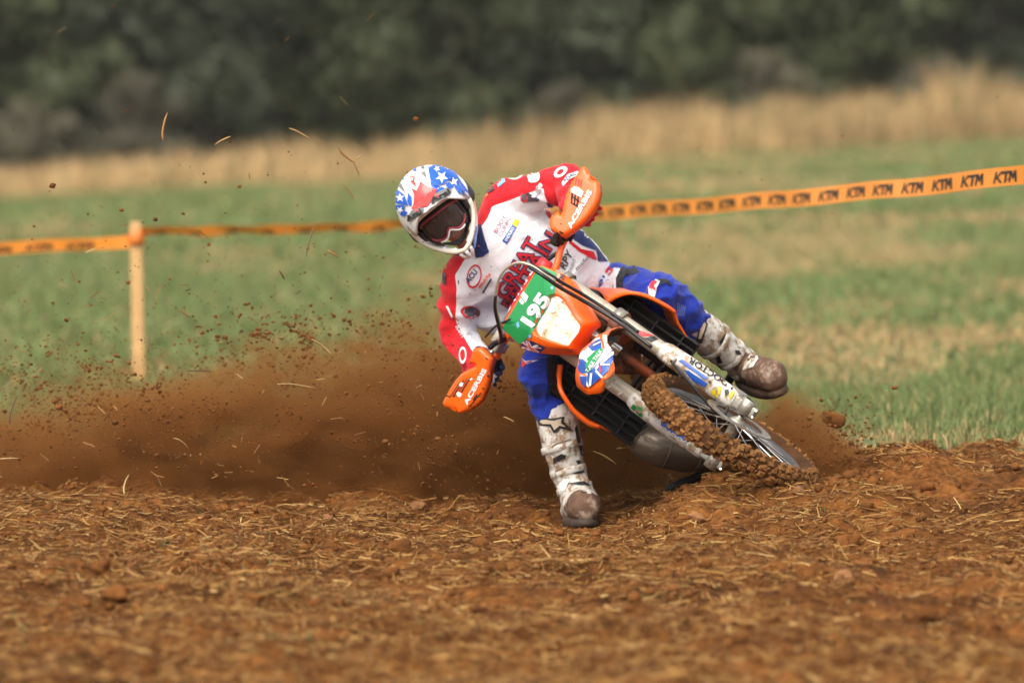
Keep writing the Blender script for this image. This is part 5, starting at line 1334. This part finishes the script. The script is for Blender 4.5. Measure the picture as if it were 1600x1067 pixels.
hd(h_red, (290, 262), (330, 264), (322, 292), (342, 345), (318, 330), (298, 312)); hd(h_white, (300, 272), (320, 275), (312, 300), (302, 296), lift=.008)
for pts in (((405, 150), (413, 190), (378, 190)), ((380, 230), (418, 218), (432, 272)), ((170, 308), (216, 325), (248, 402), (190, 345))): hd(h_grey, *pts, lift=.006, name='helmet_vent')
hd(h_grey, (468, 498), (515, 412), (600, 362), (650, 385), (632, 415), (560, 478), (500, 505), lift=.006); hd(h_grey, (262, 640), (300, 560), (370, 528), (412, 545), (398, 580), (330, 612), (285, 655), lift=.006)
tdecal('Arai', zh((480, 508))[0], zh((640, 412))[0], 9.0, black_m, HT, helm, .035, lift=.009, step=3.0); tdecal('Arai', zh((272, 655))[0], zh((402, 582))[0], 9.0, black_m, HT, helm, .035, lift=.009, step=3.0)
hd(h_red, (505, 430), (535, 420), (545, 440), (515, 460), lift=.006); hd(h_red, (330, 555), (360, 545), (370, 560), (340, 575), lift=.006)

def star(cx, cy, r, rot=0.0): return [(cx + (r if i % 2 == 0 else r * .42) * math.cos(rot + math.pi * i / 5), cy + (r if i % 2 == 0 else r * .42) * math.sin(rot + math.pi * i / 5)) for i in range(10)]
hd(h_blue, (460, 300), (520, 345), (560, 350), (600, 370), (520, 400), (470, 350), lift=.003); hd(h_white, *star(560, 270, 55, .3), lift=.0075); hd(h_white, *star(205, 445, 42, .9), lift=.0075); hd(h_white, *star(205, 550, 32, .2), lift=.0075); hd(h_white, *star(520, 200, 30, .5), lift=.0075)
hd(h_blue, (270, 400), (300, 440), (300, 520), (278, 510), (262, 470), lift=.003); hd(h_red, (430, 130), (470, 150), (455, 175), (425, 165), lift=.003)
# ------------------------------------------------------------------ loose straw, clods, weeds
def on_ground(px, py):
    a, b_ = -6.6, 4.0
    best = None
    for y in np.linspace(a, b_, 900):
        p = P(px, py, y)
        if p.z <= float(ground_z(p.x, y)): return p
    return P(px, py, 1.0)
n = 135000
ys = -6.5 + 9.2 * rng.random(n); half = (ys + CAM_D) * .0995; xs = (rng.random(n) * 2 - 1) * half
dens = 0.62 + 0.9 * vnoise(xs * 1.7, ys * 1.4, 51) + 0.6 * vnoise(xs * 5, ys * 4, 52) - .20 * sstep(.5, 1.6, xs) * sstep(-5.5, -3.0, ys) * sstep(1.0, -.5, ys) + .15 * sstep(0, -2, xs)
near_bike = np.exp(-(((xs - .55) / .7) ** 2 + ((ys - .3) / .6) ** 2)) * .45
keep = (rng.random(n) < dens - near_bike) & (soil_edge(xs, ys) > -.35); xs, ys = xs[keep], ys[keep]; n = len(xs)
ln = np.clip(.008 + .022 * rng.gamma(1.3, .7, n) + (rng.random(n) < .13) * (.02 + .06 * rng.random(n)), .007, .13); wd = .0018 + .0034 * rng.random(n); az = rng.random(n) * 2 * np.pi; el = np.abs(rng.standard_normal(n)) * .26 + (rng.random(n) < .10) * rng.random(n) * .9
d = np.stack([np.cos(az) * np.cos(el), np.sin(az) * np.cos(el), np.sin(el)], 1); sdv = np.stack([-np.sin(az), np.cos(az), np.zeros(n)], 1)
roll = rng.random(n) * np.pi; upv = np.cross(d, sdv); wv = (sdv * np.cos(roll)[:, None] + upv * np.sin(roll)[:, None]) * wd[:, None] * .5
bend = (rng.standard_normal((n, 1)) * .16) * ln[:, None] * sdv + np.array([0, 0, 1]) * (rng.random((n, 1)) * .12 * ln[:, None])
c0 = np.stack([xs, ys, ground_z(xs, ys) + .003 + .006 * rng.random(n)], 1)
e0, e1 = c0 - d * ln[:, None] * .5 * np.array([1, 1, .25]), c0 + d * ln[:, None] * .5
m0 = c0 + bend * .7
for q in (e0, e1, m0): q[:, 2] = np.maximum(q[:, 2], ground_z(q[:, 0], q[:, 1]) + .0015)
V = np.stack([e0 - wv, e0 + wv, m0 - wv, m0 + wv, e1 - wv * .8, e1 + wv * .8], 1).reshape(-1, 3); k = np.arange(n) * 6
Fq = np.concatenate([np.stack([k, k + 1, k + 3, k + 2], 1), np.stack([k + 2, k + 3, k + 5, k + 4], 1)])
pal = np.array([[.42, .235, .075], [.31, .150, .044], [.56, .36, .145], [.18, .076, .022], [.37, .195, .058], [.26, .115, .034]])
cc = pal[rng.choice(6, n, p=[.16, .24, .06, .22, .14, .18])] * (.62 + .48 * rng.random((n, 1))) * np.array([1.0, .98, .90])
straw_m = attr_mat('straw', .75)
tag(fast('loose_straw', V, Fq, straw_m, cols={'col': np.repeat(cc, 6, 0)}), 'chopped straw strewn over the torn up soil', 'straw', kind='stuff')
# clods too many to count
soil_m = paint('clod_soil', (0.165, 0.062, 0.0165), 0.95, var=.45, bmp=.9, bscale=90, spec=.1)
def scatter_blobs(name, pos, size, mat, label, cat, sub=1, stretch=None):
    Vs, Fs = [], []; off = 0
    bl = [blob(i, sub) for i in range(8)]
    for i in range(len(pos)):
        Vb, Fb = bl[i % 8]; a = rng.random() * 6.28; c, s = math.cos(a), math.sin(a)
        q = Vb * size[i]; q = np.stack([q[:, 0] * c - q[:, 1] * s, q[:, 0] * s + q[:, 1] * c, q[:, 2]], 1)
        Vs.append(q + pos[i]); Fs.append(Fb + off); off += len(Vb)
    return tag(fast(name, np.concatenate(Vs), np.concatenate(Fs), mat, None, False), label, cat, kind='stuff')
n = 17000; ys = -6.5 + 8.8 * rng.random(n); xs = (rng.random(n) * 2 - 1) * (ys + CAM_D) * .0995
kp = (soil_edge(xs, ys) > -.1) & (rng.random(n) < .6 + vnoise(xs * 2, ys * 2, 61)); xs, ys = xs[kp], ys[kp]; sz = np.clip(.004 + .0052 * rng.gamma(1.0, .8, len(xs)), .0035, .030)
k_ = 260                                                             # earth pushed up round the tyre and the boot
ex = np.concatenate([1.10 + .12 * rng.standard_normal(k_), .235 + .11 * rng.standard_normal(k_ // 2)]); ey = np.concatenate([-.06 + .10 * rng.standard_normal(k_), .22 + .13 * rng.standard_normal(k_ // 2)])
xs = np.concatenate([xs, ex]); ys = np.concatenate([ys, ey]); sz = np.concatenate([sz, np.clip(.005 + .007 * rng.gamma(1.2, .8, len(ex)), .004, .026)])
scatter_blobs('soil_clods', np.stack([xs, ys, ground_z(xs, ys) + sz * .25], 1), sz, soil_m, 'small crumbs of brown soil lying on the track', 'soil')
pale_m = paint('pale_stone', (0.25, 0.105, 0.036), .9, var=.3, bmp=.5)
for (px, py, r, mt, lb) in ((150, 893, .040, soil_m, 'dark jagged clod at lower left, the upper of two'), (180, 934, .036, soil_m, 'dark clod at lower left, just below a jagged one'), (513, 813, .020, pale_m, 'small pinkish stone near the lip of the track at left'), (625, 862, .036, soil_m, 'rounded brown clod left of the planted boot'),
                        (507, 1004, .034, soil_m, 'brown clod near the bottom edge, left of centre'), (655, 793, .028, pale_m, 'pale clod on the lip of the track beside the dust'), (1088, 812, .030, pale_m, 'pale lump of soil below the front wheel'), (1322, 853, .038, soil_m, 'brown clod right below the front tyre'),
                        (1320, 908, .030, pale_m, 'smooth pale soil lump at lower right'), (1450, 968, .034, soil_m, 'dark clod at the lower right'), (1248, 770, .026, pale_m, 'orange soil lump at the foot of the front tyre')):
    p = on_ground(px, py); Vb, Fb = blob(int(px) % 97, 3)
    Vb = Vb * (1 + .55 * vnoise3(Vb * 3.5, int(px)) + .4 * vnoise3(Vb * 8.5, int(px) + 3))[:, None]
    root = fast('soil_clod' if mt is soil_m else 'stone', Vb * r + np.array(p) + np.array([0, 0, r * .25]), Fb, mt, None, True); tag(root, lb, 'clod' if mt is soil_m else 'stone')
# soil thrown up against the tyre
# weeds
pts = [(400, 852, .10), (372, 892, .16), (130, 870, .06), (265, 860, .05), (20, 1010, .16), (40, 985, .1), (430, 1010, .12), (1300, 775, .10), (1010, 940, .05), (665, 975, .04), (480, 1010, .08)]
xs, ys = [], []
for px, py, r in pts:
    p = on_ground(px, py); k = int(240 * r); xs += list(p.x + rng.standard_normal(k) * r * .8); ys += list(p.y + rng.standard_normal(k) * r * 1.5)
xs, ys = np.array(xs), np.array(ys); n = len(xs)
V, F, c = blades(n, xs, ys, .015 + .03 * rng.random(n), .0018 + .002 * rng.random(n), .9, np.array([.13, .16, .05]) * (.6 + .8 * rng.random((n, 1))), zoff=0)
V[:, 2] += np.repeat(ground_z(xs, ys) - ground_z(xs, ys, False), 5)
tag(fast('weeds', V, F, leaf_m, cols={'col': c}), 'tiny green seedlings among the straw', 'weeds', kind='stuff')

# ------------------------------------------------------------------ things in the air
def flyer(px, py, y, L, ang, w_, bend_, mat, label, cat='straw', name='flying_straw'):
    """thrown stalk: length L metres, ang degrees in the picture, some of it in depth"""
    c = P(px, py, y); a = R(ang); d = Vector((math.cos(a), .35, math.sin(a))).normalized(); s = Vector((-math.sin(a), 0, math.cos(a)))
    p = [c - d * L * .5, c - d * L * .2 + s * L * bend_, c + d * L * .2 + s * L * bend_ * .8, c + d * L * .5]
    V, F = tube_pts(smoothpath(p, 8), [w_ * .8 * q for q in (.5, .8, 1, 1, .95, 1, .9, .7, .35)], 6); return tag(mobj(name, V, F, mat, None, True), label, cat, 'bits of straw thrown into the air')
st_l = paint('pale_stalk', (.42, .26, .095), .7, var=.3); st_d = paint('dark_stalk', (.13, .075, .035), .8, var=.3); st_b = paint('brown_stalk', (.34, .16, .05), .8, var=.3)
for a in ((468, 209, .35, .085, -28, .0042, .03, st_l, 'pale straw flying above the dry grass, nearest the wood'), (348, 220, .4, .065, 28, .0036, .04, st_l, 'short pale straw flying just above the dry grass at left'), (258, 198, .3, .105, 82, .0050, .06, st_b, 'upright brown stalk flying in front of the wood'),
          (542, 243, .3, .080, -42, .0050, -.08, st_b, 'bent brown stalk flying left of the helmet, upper piece'), (556, 262, .32, .060, -65, .0036, .02, st_l, 'pale stalk hanging below the bent brown one'), (559, 247, .3, .035, 30, .0030, .02, st_l, 'tiny straw crossing the bent brown stalk'),
          (485, 377, .5, .120, 76, .0036, .03, st_d, 'long thin dark stalk crossing the tape'), (503, 543, .3, .100, -40, .0044, .05, st_l, 'pale yellow straw above the dust, left of the rider'), (464, 604, .4, .150, -8, .0036, .04, st_l, 'long flat pale straw over the dust'),
          (311, 580, .4, .090, -2, .0040, .02, st_d, 'flat dark twig right of the stake'), (232, 537, .4, .058, 88, .0052, .02, st_d, 'short black upright twig beside the stake'), (22, 640, .4, .110, 75, .0044, .10, st_d, 'curved dark stalk at the left picture edge'), (12, 717, .3, .085, 2, .0042, .02, st_l, 'pale straw at the left edge in front of the dust'),
          (282, 692, .3, .065, -35, .0038, .10, st_l, 'curled pale straw in the dust right of the stake foot'), (198, 757, .2, .075, 78, .0048, .10, st_l, 'straw standing on the lip below the stake'), (288, 490, .4, .045, -40, .0042, .04, st_b, 'small brown straw in mid air right of the stake'), (520, 397, .4, .050, -30, .0044, .04, st_b, 'brown straw bit in the air left of the helmet, under the tape'),
          (440, 430, .4, .040, -60, .0046, .04, st_d, 'dark straw bit in the air under the tape'), (550, 160, .4, .0, 0, .0, .0, None, ''), (545, 300, .4, .075, -55, .0030, .03, st_b, 'thin brown stalk just above the tape'), (795, 655, .5, .045, -25, .0036, .03, st_l, 'pale straw bit between the boot and the lowered hand guard'),
          (1050, 768, .4, .0, 0, .0, .0, None, ''), (945, 715, .5, .10, -30, .0044, .05, st_l, 'pale straw in front of the exhaust dust'), (975, 700, .5, .055, 4, .0036, .02, st_l, 'flat pale straw beside the planted boot')):
    if a[7] is not None: flyer(*a)
for (px, py, r, y, lb) in ((603, 690, .013, .3, 'brown clod flying left of the rider above the lip'), (684, 686, .011, .3, 'brown clod flying below the lowered hand guard'), (650, 186, .011, .3, 'small clod high above the helmet'), (82, 290, .012, .3, 'small clod in the air at the upper left'), (190, 328, .011, .3, 'dark clod in the air above the stake'), (243, 343, .009, .3, 'tiny dark clod in the air right of the stake top'),
                           (180, 660, .013, .3, 'dark clod in the dust beside the stake foot'), (92, 636, .013, .3, 'dark clod in the dust left of the stake'), (1302, 655, .042, .55, 'dark clod thrown up behind the front tyre'), (1398, 606, .009, .5, 'small dark clod flying over the grass right of the boot')):
    Vb, Fb = blob(int(px) % 89, 2); tag(fast('flying_clod', Vb * r + np.array(P(px, py, y)), Fb, soil_m, None, True), lb, 'clod', 'clods thrown into the air')
# dirt spray past counting
def bits(n, f):
    p = np.array([f() for _ in range(n)]); return p
pos, siz = [], []
r_ = np.random.default_rng(5)
for i in range(3600):
    x = -2.2 + 2.15 * r_.random() ** .8; y = r_.uniform(.2, 2.4); top = .30 + .25 * (x + 2.2) / 2.2; z = r_.exponential(.24) + top * r_.random() - .02
    if z > 1.9: continue
    pos.append((x, y, z)); siz.append(np.clip(.0016 + .0016 * r_.gamma(1.3, .7), .0014, .009))
for i in range(900):
    a = r_.random(); pos.append((.98 + .30 * r_.random() ** .7 + .05 * r_.standard_normal(), .35 + .5 * r_.random(), .14 + .30 * r_.random() ** 1.5 * (1 - a * .5))); siz.append(np.clip(.0018 + .003 * r_.gamma(1.2, .7), .0016, .014))
for i in range(500): pos.append((r_.uniform(-.5, .75), r_.uniform(.7, 1.6), r_.exponential(.12) + .02)); siz.append(.002 + .004 * r_.random())
for q in range(95):                                                  # bursts along the throw from the rear tyre
    t_ = r_.random(); cx, cz = .15 - 2.1 * t_, .18 + .62 * r_.random() * (1 - .45 * t_) ; cy = r_.uniform(.9, 1.9); k = int(r_.integers(18, 60)); ln_ = r_.uniform(.03, .12); th = r_.uniform(.1, .9)
    u_ = r_.standard_normal(k) * ln_; v_ = r_.standard_normal(k) * ln_ * .35
    for a_1, b_1 in zip(u_, v_): pos.append((cx - a_1 * math.cos(th) - b_1 * math.sin(th), cy + r_.standard_normal() * .04, max(.03, cz + a_1 * math.sin(th) - b_1 * math.cos(th)))); siz.append(np.clip(.0018 + .0022 * r_.gamma(1.2, .9), .0015, .011))
for i in range(260): pos.append((r_.uniform(-1.9, 1.9), r_.uniform(-.4, 2), r_.uniform(.4, 1.75))); siz.append(.0016 + .0022 * r_.random())
scatter_blobs('flying_dirt', np.array(pos), np.array(siz), soil_m, 'fine spray of soil thrown up by the tyres', 'dirt')
n = 300; p = np.stack([-2.1 + 2.1 * r_.random(n) ** .8, r_.uniform(.2, 2.2, n), np.clip(r_.exponential(.35, n) + .1, 0, 1.8)], 1); d = r_.standard_normal((n, 3)); d /= np.linalg.norm(d, axis=1)[:, None]; s = np.cross(d, r_.standard_normal((n, 3))); s /= np.linalg.norm(s, axis=1)[:, None]
L = (.008 + .016 * r_.random((n, 1))); w_ = .0012 + .0012 * r_.random((n, 1)); V = np.stack([p - d * L - s * w_, p - d * L + s * w_, p + d * L + s * w_, p + d * L - s * w_], 1).reshape(-1, 3)
tag(fast('flying_chaff', V, np.arange(4 * n).reshape(-1, 4), straw_m, cols={'col': np.repeat(pal[r_.choice(6, n)] * .7, 4, 0)}), 'fine chaff floating in the dust spray', 'chaff', kind='stuff')

# ------------------------------------------------------------------ dust
def math_n(nt, op, a, b_=None, clamp=False):
    m = N(nt, 'ShaderNodeMath', operation=op, use_clamp=clamp)
    for i, v in enumerate((a, b_)):
        if v is None: continue
        if hasattr(v, 'is_output'): nt.links.new(v, m.inputs[i])
        else: m.inputs[i].default_value = v
    return m.outputs[0]
def dust(name, lo, hi, dens, topstops, soft, amp, label, albedo=(0.50, 0.228, 0.072), nscale=2.2, edge=.32):
    V = [(x, y, z) for x in (lo[0], hi[0]) for y in (lo[1], hi[1]) for z in (lo[2], hi[2])]
    o = mobj(name, V, [(0, 1, 3, 2), (4, 6, 7, 5), (0, 4, 5, 1), (2, 3, 7, 6), (0, 2, 6, 4), (1, 5, 7, 3)]); tag(o, label, 'dust', kind='stuff')
    m = bpy.data.materials.new(name); m.use_nodes = True; nt = m.node_tree; nt.nodes.clear()
    out = N(nt, 'ShaderNodeOutputMaterial'); pv = N(nt, 'ShaderNodeVolumePrincipled'); nt.links.new(pv.outputs[0], out.inputs['Volume'])
    g = N(nt, 'ShaderNodeNewGeometry'); sx = N(nt, 'ShaderNodeSeparateXYZ'); nt.links.new(g.outputs['Position'], sx.inputs[0])
    X_, Y_, Z_ = sx.outputs
    u = N(nt, 'ShaderNodeMapRange'); u.inputs[1].default_value = lo[0]; u.inputs[2].default_value = hi[0]; nt.links.new(X_, u.inputs[0])
    tr = ramp(nt, [(p, (v, v, v)) for p, v in topstops]); nt.links.new(u.outputs[0], tr.inputs[0])
    mp = N(nt, 'ShaderNodeMapping'); mp.inputs['Rotation'].default_value = (0, R(-24), 0); mp.inputs['Scale'].default_value = (.55, 1.0, 1.25); nt.links.new(g.outputs['Position'], mp.inputs[0])
    big = noise(nt, nscale, 4, .6, mp.outputs[0], .9); sml = noise(nt, nscale * 3.2, 6, .72, mp.outputs[0], .6)
    h = math_n(nt, 'ADD', tr.outputs[0], math_n(nt, 'MULTIPLY', math_n(nt, 'SUBTRACT', big, .5), amp))
    t = math_n(nt, 'DIVIDE', math_n(nt, 'SUBTRACT', h, Z_), soft, True); t = math_n(nt, 'POWER', t, 1.6)
    lump = N(nt, 'ShaderNodeMapRange'); lump.interpolation_type = 'SMOOTHSTEP'; nt.links.new(sml, lump.inputs[0])
    for i_, v_ in ((1, .41), (2, .66), (3, .05), (4, 3.0)): lump.inputs[i_].default_value = v_
    t = math_n(nt, 'MULTIPLY', t, lump.outputs[0])
    for c_, a_i, b_i in ((X_, lo[0], hi[0]), (Y_, lo[1], hi[1])):
        d0 = math_n(nt, 'DIVIDE', math_n(nt, 'SUBTRACT', c_, a_i), edge, True); d1 = math_n(nt, 'DIVIDE', math_n(nt, 'SUBTRACT', b_i, c_), edge, True)
        t = math_n(nt, 'MULTIPLY', t, math_n(nt, 'MULTIPLY', d0, d1))
    t = math_n(nt, 'MULTIPLY', t, dens)
    nt.links.new(t, pv.inputs['Density']); pv.inputs['Color'].default_value = (*albedo, 1); pv.inputs['Anisotropy'].default_value = .25
    o.data.materials.append(m); m.cycles.volume_step_rate = 1.0
    return o
dust('dust_cloud', (-4.2, 1.15, -.16), (.95, 2.35, 1.2), 19.0, [(0, .36), (.40, .42), (.60, .52), (.74, .74), (.82, .70), (.92, .44), (1.0, .25)], .52, 1.25, 'brown dust and soil spray drifting left behind the rider')
dust('dust_cloud', (.80, .30, .08), (1.38, 1.25, .62), 26.0, [(0, .28), (.35, .44), (.6, .38), (.85, .22), (1, .05)], .28, .55, 'small puff of brown dust behind the front tyre', nscale=5.0, edge=.16)

# ------------------------------------------------------------------ damp air over the whole field
hz = mobj('haze', [(x, y, z) for x in (-70, 70) for y in (-24, 130) for z in (-6, 24)], [(0, 1, 3, 2), (4, 6, 7, 5), (0, 4, 5, 1), (2, 3, 7, 6), (0, 2, 6, 4), (1, 5, 7, 3)])
m = bpy.data.materials.new('damp_air'); m.use_nodes = True; nt = m.node_tree; nt.nodes.clear(); out = N(nt, 'ShaderNodeOutputMaterial'); pv = N(nt, 'ShaderNodeVolumePrincipled'); nt.links.new(pv.outputs[0], out.inputs['Volume'])
pv.inputs['Density'].default_value = 0.0002; pv.inputs['Color'].default_value = (0.96, 0.93, 0.88, 1); hz.data.materials.append(m); tag(hz, 'thin damp haze in the air over the field', 'haze', kind='stuff')
